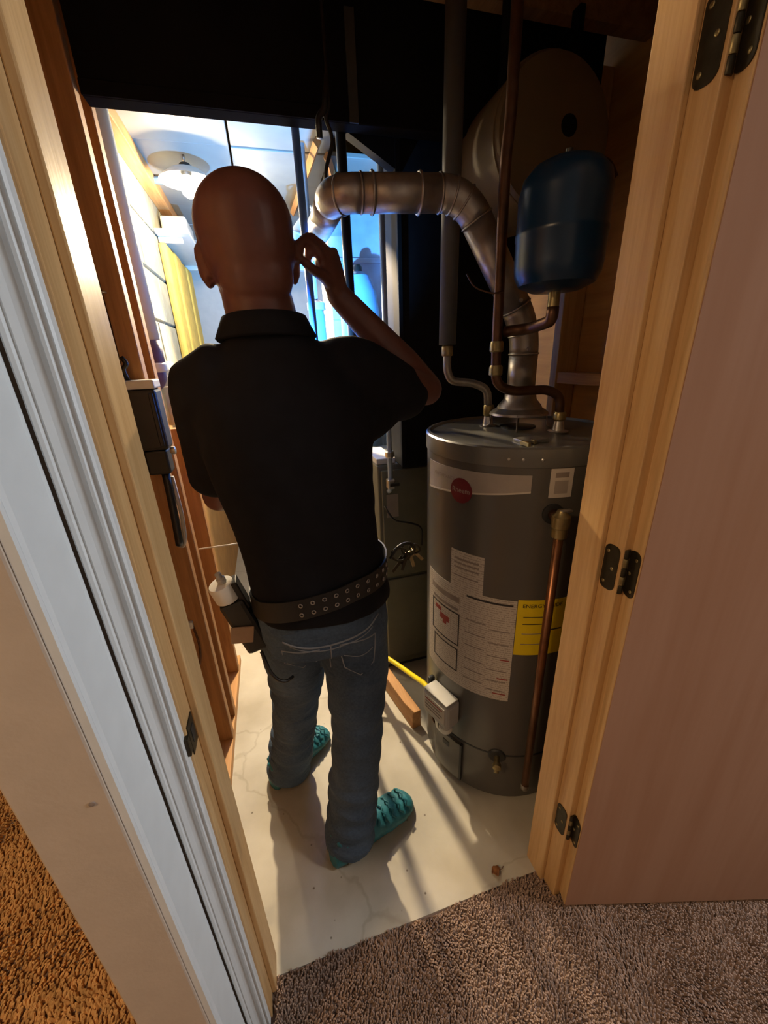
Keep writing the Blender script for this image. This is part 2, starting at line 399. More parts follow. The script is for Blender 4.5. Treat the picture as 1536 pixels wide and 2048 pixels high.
# ------------------------------------------------------------------ the setting
HW0, HW1 = 0.495, 0.605          # hall wall thickness (door wall)
CEIL = 2.22
struct(box('floor', -0.42, 1.25, 0.56, 3.6, -0.08, 0.0, 'concrete'))
struct(box('floor_hall', -3.2, 2.2, -2.4, 0.56, -0.08, -0.004, 'carpet_backing'))
struct(box('floor_next_room', -3.2, -0.42, 0.56, 3.6, -0.08, -0.004, 'carpet_backing'))
struct(box('ceiling_hall', -3.2, 2.2, -2.4, 0.49, 2.42, 2.50, 'ceiling_white'))
struct(box('ceiling_next_room', -3.2, -0.44, 0.49, 3.6, 2.42, 2.50, 'ceiling_white'))
struct(box('wall_rear', -3.2, 2.2, -2.5, -2.4, 0, 2.5, 'wall_beige'))
struct(box('wall_far_left', -3.3, -3.2, -2.4, 3.6, 0, 2.5, 'wall_beige'))
struct(box('wall_hall_right', 2.2, 2.3, -2.4, 0.6, 0, 2.5, 'wall_beige'))
struct(box('wall_next_room_back', -3.2, -0.44, 3.6, 3.7, 0, 2.5, 'wall_beige'))
wn = struct(box('added_window', 2.185, 2.2, -0.45, 0.45, 1.0, 2.1, 'trim_white'))  # unseen window added to go with the cool side light
for y0, y1, z0, z1 in ((-0.45, -0.40, 1.0, 2.1), (0.40, 0.45, 1.0, 2.1), (-0.40, 0.40, 1.0, 1.05), (-0.40, 0.40, 2.05, 2.1), (-0.02, 0.02, 1.05, 2.05)):
    box('added_window_frame', 2.178, 2.186, y0, y1, z0, z1, 'trim_white', wn)
# door wall: right of the door and over it
struct(box('wall_front', 0.60, 2.2, HW0, HW1, 0, 2.5, 'wall_tan'))
struct(box('wall_header', -0.335, 0.60, HW0, HW1, 2.06, 2.5, 'wall_tan'))
# the short wall end beside the door and the partition behind it
wl = struct(box('wall_left', -0.335, -0.243, 0.392, HW1, 0, 2.42, 'wall_tan', bevel=0.003))
nh = lathe('nail_hole', [(0.0035, 0.0), (0.0035, 0.0012), (0.002, 0.0014)], (0, 0, 0), 'ink_grey', wl, 12, mtx=Matrix.Translation((-0.262, 0.3921, 0.947)) @ Matrix.Rotation(R(90), 4, 'X'))
struct(box('wall_front_left', -0.2425, -0.206, HW0+0.001, HW1, 0, 2.06, 'wall_tan'))
struct(box('wall_partition', -0.44, -0.415, HW1, 1.46, 0, 2.42, 'hardboard'))
struct(box('wall_partition_front', -0.44, -0.336, HW0+0.03, HW1, 0, 2.42, 'wall_tan'))

# white board on the side of the short wall, with a bead along each edge
def board_profile(name, prof, x_or_y, z0, z1, mat):
    v = [(p[0], p[1], z0) for p in prof] + [(p[0], p[1], z1) for p in prof]; n = len(prof)
    f = [tuple(range(n))[::-1], tuple(range(n, 2*n))] + [(i, (i+1) % n, n+(i+1) % n, n+i) for i in range(n)]
    return struct(from_data(name, v, f, mat))
board_profile('trim_1', [(-0.2425, 0.394), (-0.2335, 0.394), (-0.2325, 0.398), (-0.2345, 0.402), (-0.2325, 0.407), (-0.2325, 0.468), (-0.2345, 0.472), (-0.2330, 0.476), (-0.2345, 0.480), (-0.2425, 0.480)], 0, 0.004, 2.42, 'trim_white')
# moulded door casing (left side), fluted profile
cas = [(-0.1880, HW0), (-0.1880, HW0-0.010), (-0.1900, HW0-0.0125), (-0.1925, HW0-0.010), (-0.1950, HW0-0.0100), (-0.1970, HW0-0.0130), (-0.2000, HW0-0.0135), (-0.2020, HW0-0.0105),
       (-0.2060, HW0-0.0100), (-0.2130, HW0-0.0125), (-0.2190, HW0-0.0165), (-0.2215, HW0-0.0150), (-0.2235, HW0-0.0185), (-0.2270, HW0-0.0195), (-0.2295, HW0-0.0170), (-0.2295, HW0)]
board_profile('trim_2', cas, 0, 0.004, 2.12, 'trim_white')
# jambs with stops
struct(box('trim_4', -0.205, -0.184, HW0, HW1, 0, 2.05, 'pine', bevel=0.0015))
struct(box('trim_5', -0.184, -0.173, 0.534, HW1-0.004, 0, 2.04, 'pine', bevel=0.002))
struct(box('trim_6', 0.576, 0.598, HW0, HW1, 0, 2.05, 'pine', bevel=0.0015))
struct(box('trim_7', 0.565, 0.576, 0.536, HW1-0.004, 0, 2.04, 'pine', bevel=0.002))
struct(box('trim_8', -0.184, 0.576, HW0, HW1, 2.04, 2.06, 'pine_x', bevel=0.0015))
# strike plate on the left jamb
sp = empty('strike_plate', 'brown metal strike plate let into the left door jamb', 'strike plate', (-0.183, 0.515, 0.89))
box('plate', -0.1845, -0.1822, 0.498, 0.530, 0.862, 0.918, 'bronze', sp, bevel=0.0008)
box('lip', -0.1885, -0.1825, 0.486, 0.499, 0.873, 0.907, 'bronze', sp, bevel=0.0015)
box('bolt_hole', -0.1824, -0.1815, 0.508, 0.522, 0.877, 0.903, 'heater_dark', sp, bevel=0.0004)

# ------------------------------------------------------------------ open door
PIN = Vector((0.592, 0.500, 0)); DA = math.atan2(-0.267, 0.964)
door_m = Matrix.Translation((PIN.x, PIN.y, 0)) @ Matrix.Rotation(DA, 4, 'Z')
# local: x along the door, y<0 toward the camera
dr = empty('door_1', 'brown stained flush door swung wide open at the right of the doorway', 'door', (PIN.x, PIN.y, 0.0))
dr['kind'] = 'structure'
box('door_slab', 0.004, 0.735, -0.0345, -0.0015, 0.018, 2.03, 'door_edge', dr, bevel=0.001, mtx=door_m)
box('face_veneer', 0.0055, 0.735, -0.0365, -0.0345, 0.019, 2.03, 'door_face', dr, mtx=door_m)
box('back_veneer', 0.0055, 0.735, -0.0015, -0.0005, 0.019, 2.03, 'door_face', dr, mtx=door_m)
def rounded_plate(bm, w, h, t, r, mtx):
    pts = []
    for cx, cy, a0 in ((w/2-r, h/2-r, 0), (-w/2+r, h/2-r, 90), (-w/2+r, -h/2+r, 180), (w/2-r, -h/2+r, 270)):
        for k in range(6): a = R(a0+90*k/5); pts.append((cx+r*math.cos(a), cy+r*math.sin(a)))
    lo = [bm.verts.new(mtx @ Vector((x, y, 0))) for x, y in pts]; hi = [bm.verts.new(mtx @ Vector((x, y, t))) for x, y in pts]; n = len(pts)
    bm.faces.new(lo[::-1]); bm.faces.new(hi)
    for i in range(n): bm.faces.new((lo[i], lo[(i+1) % n], hi[(i+1) % n], hi[i]))
def hinge(z, label, mat_screw='brass_dull'):
    h = empty('door_hinge', label, 'hinge', (0.586, 0.500, z), 'hinges of the open door')
    H = 0.092
    # leaf on the jamb rebate (faces -x)
    mj = Matrix.Translation((0.5762, 0.517, z)) @ Matrix(((0, 0, -1, 0), (-1, 0, 0, 0), (0, 1, 0, 0), (0, 0, 0, 1)))
    bm = bmesh.new(); rounded_plate(bm, 0.033, H, 0.0022, 0.012, mj); from_bm('jamb_leaf', bm, 'bronze', h)
    # leaf on the hinge edge of the door
    md = door_m @ Matrix.Translation((0.0042, -0.0175, z)) @ Matrix(((0, 0, -1, 0), (-1, 0, 0, 0), (0, 1, 0, 0), (0, 0, 0, 1)))
    bm = bmesh.new(); rounded_plate(bm, 0.031, H, 0.0022, 0.012, md); from_bm('door_leaf', bm, 'bronze', h)
    for i in range(5):
        z0 = z - H/2 + i*H/5
        lathe('knuckle', [(0.0058, z0+0.0006), (0.0062, z0+0.0015), (0.0062, z0+H/5-0.0015), (0.0058, z0+H/5-0.0006)], (0.5845, 0.4965, 0), 'brass_dull' if i % 2 else 'bronze', h, 14)
    for k, (dy, dz) in enumerate(((0.008, 0.032), (-0.006, 0.0), (0.008, -0.032))):
        bm = bmesh.new(); lathe_bm(bm, [(0.0036, 0), (0.0036, 0.0008), (0.002, 0.0014)], (0, 0, 0), 10)
        bmesh.ops.transform(bm, matrix=mj @ Matrix.Translation((-dy, dz, 0.0022)), verts=bm.verts[:]); from_bm('screw', bm, mat_screw, h, True)
        bm = bmesh.new(); lathe_bm(bm, [(0.0036, 0), (0.0036, 0.0008), (0.002, 0.0014)], (0, 0, 0), 10)
        bmesh.ops.transform(bm, matrix=md @ Matrix.Translation((dy*0.9, dz, 0.0022)), verts=bm.verts[:]); from_bm('screw', bm, mat_screw, h, True)
hinge(1.765, 'dark bronze door hinge at the top right corner of the picture')
hinge(1.035, 'dark bronze door hinge halfway up the right door jamb')
hinge(0.300, 'dark bronze door hinge near the floor on the right door jamb')

# ------------------------------------------------------------------ carpet pile
def pile(name, regions, mat, spacing0, h, label):
    rnd = random.Random(3); v = []; f = []
    for inside, x0, x1, y0, y1, mul in regions:
        y = y0; spacing = spacing0*mul
        while y < y1:
            x = x0
            while x < x1:
                px = x + rnd.uniform(-.5, .5)*spacing; py = y + rnd.uniform(-.5, .5)*spacing
                if inside(px, py):
                    q = noise.noise(Vector((px*7, py*7, 0))); q2 = noise.noise(Vector((px*26, py*26, 4)))
                    la = q*3.0 + rnd.uniform(-1.2, 1.2); ll = h*(0.35+0.5*abs(q)+0.3*rnd.random())
                    hh = h*(0.75 + 0.45*q2 + rnd.uniform(-.2, .2)); r = spacing*rnd.uniform(0.50, 0.72); a0 = rnd.uniform(0, 6.28)
                    tx, ty = px + math.cos(la)*ll, py + math.sin(la)*ll; i = len(v)
                    for k in range(4): v.append((px + r*math.cos(a0+k*1.5708), py + r*math.sin(a0+k*1.5708), -0.004))
                    for k in range(4): v.append((tx + 0.62*r*math.cos(a0+k*1.5708), ty + 0.62*r*math.sin(a0+k*1.5708), hh*(0.9+0.2*rnd.random())))
                    for k in range(4): f.append((i+k, i+(k+1) % 4, i+4+(k+1) % 4, i+4+k))
                    f.append((i+4, i+5, i+6, i+7))
                x += spacing
            y += spacing
    o = from_data(name, v, f, mat, None, False)
    return tag(o, label, 'carpet', kind='stuff')
def hall_in(x, y):
    if y > 0.555 + 0.006*noise.noise(Vector((x*18, 0, 2))): return False
    if -0.345 < x < -0.228 and y > 0.388: return False
    if x <= -0.18 and y > HW0-0.016: return False
    if x >= 0.585 and y > 0.493: return False
    return True
pile('carpet_pile', [(hall_in, -0.30, 0.62, 0.27, 0.57, 1), (hall_in, 0.62, 1.65, 0.10, 0.50, 1), (hall_in, -0.30, 0.62, -0.70, 0.27, 1.8), (hall_in, 0.62, 1.65, -0.70, 0.10, 1.8)], 'carpet', 0.0050, 0.010, 'brown cut pile carpet of the hall in front of the doorway')
pile('carpet_pile', [(lambda x, y: x < -0.345 or y < 0.385, -1.0, -0.312, 0.20, 0.49, 1), (lambda x, y: True, -1.45, -0.45, 0.49, 1.6, 1), (lambda x, y: True, -1.45, -0.324, -0.70, 0.20, 1.6)], 'carpet_room_lit', 0.0080, 0.011, 'same carpet in the next room at the left edge, warm light in its colour')

# ------------------------------------------------------------------ utility room shell
struct(box('wall_back', -0.42, 1.25, 3.4, 3.5, 0, CEIL+0.25, 'wall_beige'))
struct(box('wall_right', 1.16, 1.20, HW1, 3.4, 0, CEIL+0.25, 'sheathing'))
cl = struct(box('ceiling', -0.42, 1.25, HW1, 3.5, CEIL+0.20, CEIL+0.25, 'hardboard'))
# joists over the near part, foil faced panels over the far, lit part
for i in range(3):
    y = 0.68 + i*0.27
    box('joist', -0.41, 1.16, y, y+0.038, CEIL, CEIL+0.20, 'joist', cl)
pnl = None
for ix in range(4):
    for iy in range(6):
        x0 = -0.41 + ix*0.395; y0 = 1.36 + iy*0.34
        dz = random.uniform(-0.004, 0.004)
        if ix >= 2 and iy < 2: continue
        o = box('panel', x0+0.004, x0+0.391, y0+0.004, y0+0.336, CEIL-0.012+dz, CEIL+0.006+dz, 'foil_panel', cl, bevel=0.003)
# left block wall beyond the studs
bw = struct(box('wall_block', -0.46, -0.425, 1.46, 3.4, 0, CEIL+0.2, 'mortar'))
proto = None
for row in range(11):
    z0 = row*0.2; y = 1.46 - (0.2 if row % 2 else 0.0)
    while y < 3.38:
        a = max(1.46, y); b_ = min(3.4, y+0.39)
        if b_-a > 0.05: box('block', -0.44, -0.410, a+0.005, b_-0.001, z0+0.006, z0+0.196, 'block', bw, bevel=0.004, seg=1)
        y += 0.4
# plate beam along the top of that wall
struct(box('trim_9', -0.41, -0.355, 1.46, 3.4, 2.155, CEIL-0.014, 'pine_y', bevel=0.003))

# left studs
def stud(x0, x1, y0, y1, z0, z1, label, mat='stud', name='wall_stud', group='studs of the left wall'):
    o = box(name, x0, x1, y0, y1, z0, z1, mat, bevel=0.003); return tag(o, label, 'stud', group)
stud(-0.404, -0.315, 1.262, 1.300, 0.038, CEIL, 'tall dark wooden stud carrying the black box')
stud(-0.404, -0.315, 1.375, 1.413, 0.038, CEIL, 'tall wooden stud just behind the one with the black box')
stud(-0.404, -0.315, 1.64, 1.678, 0.038, 1.20, 'short wooden stud behind the tall left studs near the man\'s hip')
stud(-0.404, -0.320, 0.640, 0.678, 0.038, CEIL, 'wooden stud hidden close behind the left door jamb')
tag(box('sill_plate', -0.404, -0.315, 0.61, 1.76, 0.0, 0.038, 'pine_y', bevel=0.003), 'wooden sill plate on the floor under the left studs', 'plate')
# back board of the low framing
struct(box('wall_board', -0.409, -0.405, 1.0, 3.2, 0.0, 1.22, 'hardboard'))
# right studs and blocking
for y, l in ((0.66, 'stud in the right wall just past the door jamb'), (1.02, 'shadowed stud in the right wall behind the blue tank'), (1.36, 'brightly lit stud in the right wall beside the flue pipe')):
    stud(1.07, 1.158, y, y+0.038, 0.038, CEIL, l, 'pine', group='studs of the right wall')
tag(box('wall_blocking', 1.075, 1.150, 1.060, 1.358, 1.30, 1.34, 'pine_y', bevel=0.002), 'short horizontal wooden blocking between the right wall studs', 'blocking')
tag(box('wall_blocking', 1.075, 1.150, 0.700, 1.018, 1.62, 1.66, 'pine_y', bevel=0.002), 'upper wooden blocking by the door jamb in the right wall', 'blocking')
tag(box('sill_plate', 1.07, 1.158, 0.61, 1.76, 0.0, 0.038, 'pine_y', bevel=0.003), 'wooden sill plate on the floor under the right studs', 'plate')

# ------------------------------------------------------------------ light fixtures
def shaded_bulb(B, label, aim=None):
    """bulb in an added dish that holds light off ceiling and walls; aim tilts the dish"""
    lamp = empty('dish_lamp', label, 'lamp', B)
    m = Matrix.Translation(B)
    if aim is not None: m = m @ (-(Vector(aim)-Vector(B))).to_track_quat('Z', 'Y').to_matrix().to_4x4()
    top = m @ Vector((0, 0, 0.076))
    tube('hook', [(top.x, top.y, CEIL-0.014), top], 0.006, 'steel', lamp, 10)
    lathe('socket', [(0.018, 0.078), (0.022, 0.074), (0.022, 0.045), (0.016, 0.038)], B, 'plastic_black', lamp, 20, mtx=m)
    deep = -0.05 if aim is not None else 0.018
    lathe('added_dish', [(0.022, 0.062), (0.06, 0.054), (0.095, 0.03), (0.108, deep), (0.104, deep+0.002), (0.091, 0.028), (0.058, 0.050), (0.022, 0.058)], B, 'plastic_white', lamp, 32, mtx=m)  # dish added to keep direct light off the ceiling
    lathe('bulb', [(0.012, 0.042), (0.016, 0.030), (0.030, 0.006), (0.032, -0.008), (0.026, -0.026), (0.012, -0.036), (0.002, -0.038)], B, 'bulb_glow', lamp, 24, mtx=m)
    return lamp
lamp = shaded_bulb(BULB, 'glaring shaded bulb hanging under the ceiling left of the man\'s head')
bl = light('bulb_light', 'POINT', (BULB[0], BULB[1], BULB[2]-0.070), 20.0, (1.0, 0.80, 0.50), 0.03); bl.parent = lamp; fix(bl)
AIM = (0.20, 0.80, 0.70)
lamp = shaded_bulb(BULB2, 'reflector work light deeper in the room hidden behind the man\'s head', AIM)
q = Vector(BULB2) + (Vector(AIM)-Vector(BULB2)).normalized()*0.075
bl = light('hidden_lamp_beam', 'SPOT', q, 300.0, (1.0, 0.78, 0.50), 0.03, target=AIM, spot_size=R(88), spot_blend=0.4); bl.parent = lamp; fix(bl)  # lamp inferred from floor shadows, narrow cone added to spare the side walls
for nm, p, gm, lb in (('ceiling_lamp', HALL, 'fixture_glow', 'round flush ceiling lamp of the hall behind the camera'), ('ceiling_lamp', ROOM, 'fixture_glow_warm', 'round warm ceiling lamp of the next room')):
    e = empty(nm, lb, 'lamp', p)
    lathe('base', [(0.15, 0.058), (0.16, 0.05), (0.16, 0.03), (0.15, 0.025)], p, 'steel', e, 36)
    lathe('shade', [(0.145, 0.026), (0.13, 0.0), (0.09, -0.025), (0.03, -0.036), (0.004, -0.037)], p, gm, e, 36)

# ------------------------------------------------------------------ ducts and furnace
d = empty('ceiling_beam', 'wide dark beam crossing the top of the room above the man', 'beam', (0.1, 1.33, 1.99))
box('beam_web', -0.312, 1.068, 1.303, 1.352, 1.992, 2.415, 'duct_dark', d, bevel=0.003)
box('beam_flange', -0.312, 0.30, 1.298, 1.303, 1.992, 2.02, 'duct_dark', d, bevel=0.001)
box('splice_plate', 0.30, 0.325, 1.297, 1.303, 1.992, 2.21, 'duct_tape_grey', d, bevel=0.001)
d2 = empty('duct_transition', 'dark sloping duct piece between the dark beam and the furnace plenum', 'duct', (0.45, 1.4, 1.8))
v = [(0.30, 1.358, 2.0), (0.458, 1.358, 1.915), (0.458, 1.358, 2.18), (0.30, 1.358, 2.18)]
from_data('transition_body', v + [(x, 1.395, z) for x, y, z in v], [(0, 1, 2, 3), (7, 6, 5, 4), (0, 4, 5, 1), (1, 5, 6, 2), (2, 6, 7, 3), (3, 7, 4, 0)], 'duct_dark', d2)
box('stiffener', 0.440, 0.457, 1.356, 1.396, 1.905, 2.0, 'duct_dark', d2, bevel=0.002)
fu = empty('furnace', 'olive grey furnace cabinet with tall black plenum behind the water heater', 'furnace', (0.7, 1.75, 0.0))
box('cabinet', 0.375, 0.985, 1.47, 1.84, 0.02, 1.02, 'furnace_olive', fu, bevel=0.006)
box('lower_door', 0.388, 0.972, 1.458, 1.47, 0.06, 0.50, 'furnace_olive', fu, bevel=0.004)
box('upper_door', 0.388, 0.972, 1.458, 1.47, 0.515, 1.00, 'furnace_olive', fu, bevel=0.004)
box('base_rail', 0.385, 0.975, 1.48, 1.82, 0.0, 0.02, 'heater_dark', fu)
box('plenum', 0.462, 0.93, 1.40, 1.56, 1.02, 2.40, 'plenum_black', fu, bevel=0.004)
box('plenum_corner', 0.455, 0.470, 1.392, 1.41, 1.02, 1.90, 'plenum_black', fu, bevel=0.002)
box('rating_plate', 0.405, 0.455, 1.4555, 1.458, 0.80, 0.90, 'label_silver', fu, bevel=0.0006)
box('burner_tray', 0.376, 0.455, 1.48, 1.70, 1.021, 1.045, 'plastic_white', fu, bevel=0.003)
gp = empty('gas_pipe', 'thin upright grey gas pipe with valve dropping in front of the furnace', 'pipe', (0.415, 1.425, 0.9))
tube('pipe', [(0.415, 1.425, CEIL-0.03), (0.415, 1.425, 0.93), (0.415, 1.457, 0.915)], 0.0095, 'sheet_metal_blue_lit', gp, rnd=0.02)
lathe('union', [(0.014, 1.06), (0.018, 1.064), (0.018, 1.082), (0.014, 1.086)], (0.415, 1.425, 0), 'steel', gp, 8, smooth=False)
box('valve_body', 0.400, 0.432, 1.41, 1.445, 0.935, 0.975, 'steel', gp, bevel=0.006)
box('valve_handle', 0.405, 0.445, 1.400, 1.408, 0.950, 0.962, 'plastic_black', gp, bevel=0.002)
# wiring in front of the furnace
tag(tube('black_cable', [(0.39, 1.44, 0.86), (0.42, 1.41, 0.80), (0.48, 1.40, 0.79), (0.54, 1.41, 0.76), (0.55, 1.44, 0.66)], 0.004, 'plastic_black', None, 8, rnd=0.04), 'thin black cable looping in front of the furnace cabinet', 'cable')

# ------------------------------------------------------------------ things at the far, blue lit end
def thing(o, label, cat, group=None): return tag(o, label, cat, group)
e = empty('metal_duct_elbow', 'curved sheet metal duct elbow lit blue beside the man\'s ear', 'duct', (0.3, 2.1, 1.9))
tube('elbow', [(0.19, 2.05, 1.80), (0.215, 2.06, 1.90), (0.30, 2.08, 1.985), (0.42, 2.10, 1.995)], [0.045, 0.05, 0.055, 0.055], 'sheet_metal_blue_lit', e, 20, rnd=0.06)
for p, n in (((0.225, 2.062, 1.915), (0.5, 0, 1)), ((0.30, 2.08, 1.985), (1, 0, 0.4))): ring_torus('bead', p, 0.056, 0.005, 'sheet_metal_blue_lit', e, n)
e = empty('return_plenum', 'tall sheet metal plenum lit and tinted blue between the dark pipes', 'duct', (0.5, 2.25, 0))
box('plenum_body', 0.36, 0.62, 2.16, 2.45, 1.60, 2.10, 'sheet_metal_blue_lit', e, bevel=0.004)
box('seam', 0.45, 0.462, 2.152, 2.162, 1.60, 2.10, 'sheet_metal_blue_lit', e, bevel=0.001)
box('collar', 0.35, 0.63, 2.15, 2.46, 1.845, 1.865, 'sheet_metal_blue_lit', e, bevel=0.002)
box('lower_body', 0.36, 0.62, 2.16, 2.45, 0.0, 1.60, 'sheet_metal_blue_lit', e, bevel=0.004)
e = empty('softener_tank', 'blue cylinder tank with domed top in front of the far plenum', 'tank', (0.47, 2.02, 0))
lathe('tank_body', [(0.085, 0.0), (0.09, 0.02), (0.09, 1.62), (0.082, 1.70), (0.055, 1.765), (0.02, 1.785)], (0.465, 2.02, 0), 'blue_tank', e, 32)
lathe('valve_head', [(0.022, 1.78), (0.022, 1.80), (0.016, 1.81)], (0.465, 2.02, 0), 'plastic_black', e, 16)
e = empty('filter_canister', 'slim blue canister standing upright by the man\'s collar', 'canister', (0.26, 1.92, 1.3))
lathe('body', [(0.03, 1.25), (0.035, 1.27), (0.035, 1.60), (0.026, 1.625)], (0.255, 1.95, 0), 'blue_tank', e, 24)
lathe('cap', [(0.04, 1.622), (0.04, 1.65), (0.015, 1.66)], (0.255, 1.95, 0), 'plastic_grey', e, 24)
tube('stem', [(0.255, 1.95, 1.655), (0.255, 1.95, 2.2)], 0.01, 'sheet_metal_blue_lit', e, 12)
tube('stand', [(0.255, 1.95, 0.0), (0.255, 1.95, 1.26)], 0.014, 'sheet_metal_blue_lit', e, 12)
thing(tube('white_pipe', [(0.585, 2.0, 0.0), (0.585, 2.0, 1.74)], 0.017, 'pvc_white', None, 16), 'upright white plastic pipe near the black plenum', 'pipe')
e = empty('sheet_metal_cabinet', 'narrow grey metal casing against the left edge of the black plenum', 'cabinet', (0.68, 2.06, 0))
box('casing', 0.630, 0.80, 2.06, 2.14, 0.0, 1.90, 'sheet_metal_blue_lit', e, bevel=0.004)
box('casing_top', 0.628, 0.80, 2.05, 2.15, 1.90, 2.05, 'plastic_white', e, bevel=0.004)
tube('handle', [(0.63, 2.055, 1.885), (0.65, 2.03, 1.90), (0.68, 2.055, 1.915)], 0.006, 'plastic_grey', e, 8)
# sloped light boards under the far ceiling
for a, b_, lb in (((0.36, 2.0, 2.185), (0.62, 2.9, 2.185), 'pale wooden brace under the far ceiling above the flue pipe'), ((0.30, 1.85, 2.17), (0.27, 2.7, 2.19), 'pale wooden brace under the far ceiling beside the blue pipe')):
    thing(tube('ceiling_brace', [a, b_], [(0.016, 0.02)]*2, 'pine_y', None, 4, False, flat=(0, 0, 1)), lb, 'brace')
thing(tube('blue_pipe', [(-0.405, 2.35, 2.185), (0.05, 2.35, 2.185)], 0.014, 'blue_tank', None, 12), 'short blue pipe crossing under the ceiling by the bulb', 'pipe')
# left wall items
e = empty('drain_stack', 'white plastic drain pipe with purple lower end behind the left studs', 'pipe', (-0.362, 1.60, 1.2))
tube('pipe', [(-0.362, 1.60, CEIL), (-0.362, 1.60, 1.50)], 0.036, 'pvc_white', e, 24)
tube('purple_band', [(-0.362, 1.60, 1.50), (-0.362, 1.60, 1.42)], 0.0372, 'pvc_purple', e, 24)  # lower end of the stack coloured purple
lathe('coupling', [(0.037, 1.40), (0.042, 1.405), (0.042, 1.425), (0.037, 1.43)], (-0.362, 1.60, 0), 'pvc_white', e, 24)
tube('lower_elbow', [(-0.362, 1.60, 1.43), (-0.362, 1.60, 1.375), (-0.405, 1.60, 1.36)], 0.034, 'pvc_purple', e, 24, rnd=0.03)
e = empty('grey_hose', 'pale grey hose bent in a loop on the block wall', 'hose', (-0.37, 1.9, 1.3))
pp = [(-0.375, 1.76, 1.20), (-0.372, 1.77, 1.34), (-0.368, 1.82, 1.415), (-0.368, 1.90, 1.42), (-0.372, 1.95, 1.34), (-0.378, 1.96, 1.20)]
tube('hose', pp, 0.020, 'plastic_grey', e, 14, rnd=0.06)
for q in round_path(pp, 0.06)[4:-4:3]: ring_torus('rib', q, 0.0195, 0.003, 'plastic_white', e, (0, 0.3, 1), 14, 6)
e = empty('insulation_batt', 'yellow insulation strip on the far left wall under the lights', 'insulation', (-0.40, 2.8, 1.0))
for k in range(4): box('batt', -0.409, -0.372+0.006*(k % 2), 2.42+k*0.18, 2.59+k*0.18, 1.05, 1.97, 'insulation', e, bevel=0.014)
e = empty('wall_shelf', 'white shelf with box catching the light above the yellow insulation', 'shelf', (-0.36, 2.7, 2.0))
box('shelf_board', -0.409, -0.26, 2.40, 3.2, 2.0, 2.02, 'plastic_white', e, bevel=0.003)
for y in (2.46, 3.1): box('bracket', -0.409, -0.30, y, y+0.015, 1.975, 2.0, 'plastic_white', e, bevel=0.002)
thing(box('storage_box', -0.40, -0.28, 2.56, 2.80, 2.0205, 2.115, 'plastic_white', None, bevel=0.01), 'white box standing on the shelf by the bulb', 'box')

# black box on the first stud
e = empty('wall_controller', 'black box with white top screwed to the left stud', 'controller', (-0.325, 1.262, 1.13))
box('body', -0.372, -0.282, 1.195, 1.261, 1.205, 1.365, 'plastic_black', e, bevel=0.008)
box('front_ridge', -0.300, -0.288, 1.188, 1.197, 1.215, 1.355, 'plastic_black', e, bevel=0.003)
box('top_plate', -0.380, -0.280, 1.190, 1.261, 1.366, 1.388, 'plastic_white', e, bevel=0.004)
box('lower_box', -0.350, -0.292, 1.205, 1.261, 1.135, 1.203, 'plastic_black', e, bevel=0.006)
box('mounting_tab', -0.372, -0.357, 1.210, 1.261, 1.190, 1.204, 'plastic_white', e, bevel=0.002)
tube('antenna', [(-0.345, 1.225, 1.387), (-0.352, 1.225, 1.415), (-0.338, 1.225, 1.428), (-0.348, 1.225, 1.445)], 0.006, 'plastic_black', e, 10, rnd=0.01)
lathe('knob', [(0.009, 0), (0.011, 0.003), (0.011, 0.012), (0.006, 0.014)], (0, 0, 0), 'steel', e, 16, mtx=Matrix.Translation((-0.282, 1.21, 1.20)) @ Matrix.Rotation(R(90), 4, 'Y'))
e = empty('black_hose', 'thick black cord hanging from the black box with grey clip end', 'cord', (-0.315, 1.225, 0.9))
tube('hose', [(-0.312, 1.225, 1.134), (-0.315, 1.228, 1.05), (-0.322, 1.23, 0.93), (-0.325, 1.235, 0.905)], 0.011, 'plastic_black', e, 12, rnd=0.03)
tube('grey_sleeve', [(-0.301, 1.236, 1.12), (-0.300, 1.240, 1.0), (-0.307, 1.242, 0.92), (-0.320, 1.246, 0.89), (-0.335, 1.25, 0.90)], 0.006, 'plastic_grey', e, 10, rnd=0.02)
e = empty('stapled_cable', 'thin brown cable stapled down the first left stud', 'cable', (-0.36, 1.258, 1.5))
tube('cable', [(-0.390, 1.256, 2.15), (-0.378, 1.257, 1.85), (-0.364, 1.257, 1.60), (-0.366, 1.257, 1.40)], 0.0045, 'copper_dark', e, 10, rnd=0.1)
tube('staple', [(-0.374, 1.261, 1.595), (-0.373, 1.251, 1.595), (-0.355, 1.251, 1.595), (-0.354, 1.261, 1.595)], 0.0022, 'plastic_white', e, 8)
thing(tube('power_cable', [(-0.316, 1.418, 0.80), (-0.20, 1.44, 0.79), (-0.08, 1.46, 0.785)], 0.0028, 'plastic_white', None, 8), 'thin white cord stretched level from the left studs', 'cord')
e = empty('outlet_box', 'small white wire connector stapled low on the left stud', 'connector', (-0.36, 1.255, 0.60))
box('connector', -0.375, -0.350, 1.247, 1.261, 0.585, 0.612, 'plastic_white', e, bevel=0.003)
tube('wire_tail', [(-0.372, 1.254, 0.61), (-0.382, 1.25, 0.63), (-0.366, 1.248, 0.65)], 0.003, 'plastic_white', e, 8, rnd=0.01)
tube('wire_loop', [(-0.352, 1.253, 0.59), (-0.345, 1.25, 0.52), (-0.352, 1.25, 0.46), (-0.365, 1.252, 0.42)], 0.0032, 'copper_dark', e, 8, rnd=0.03)

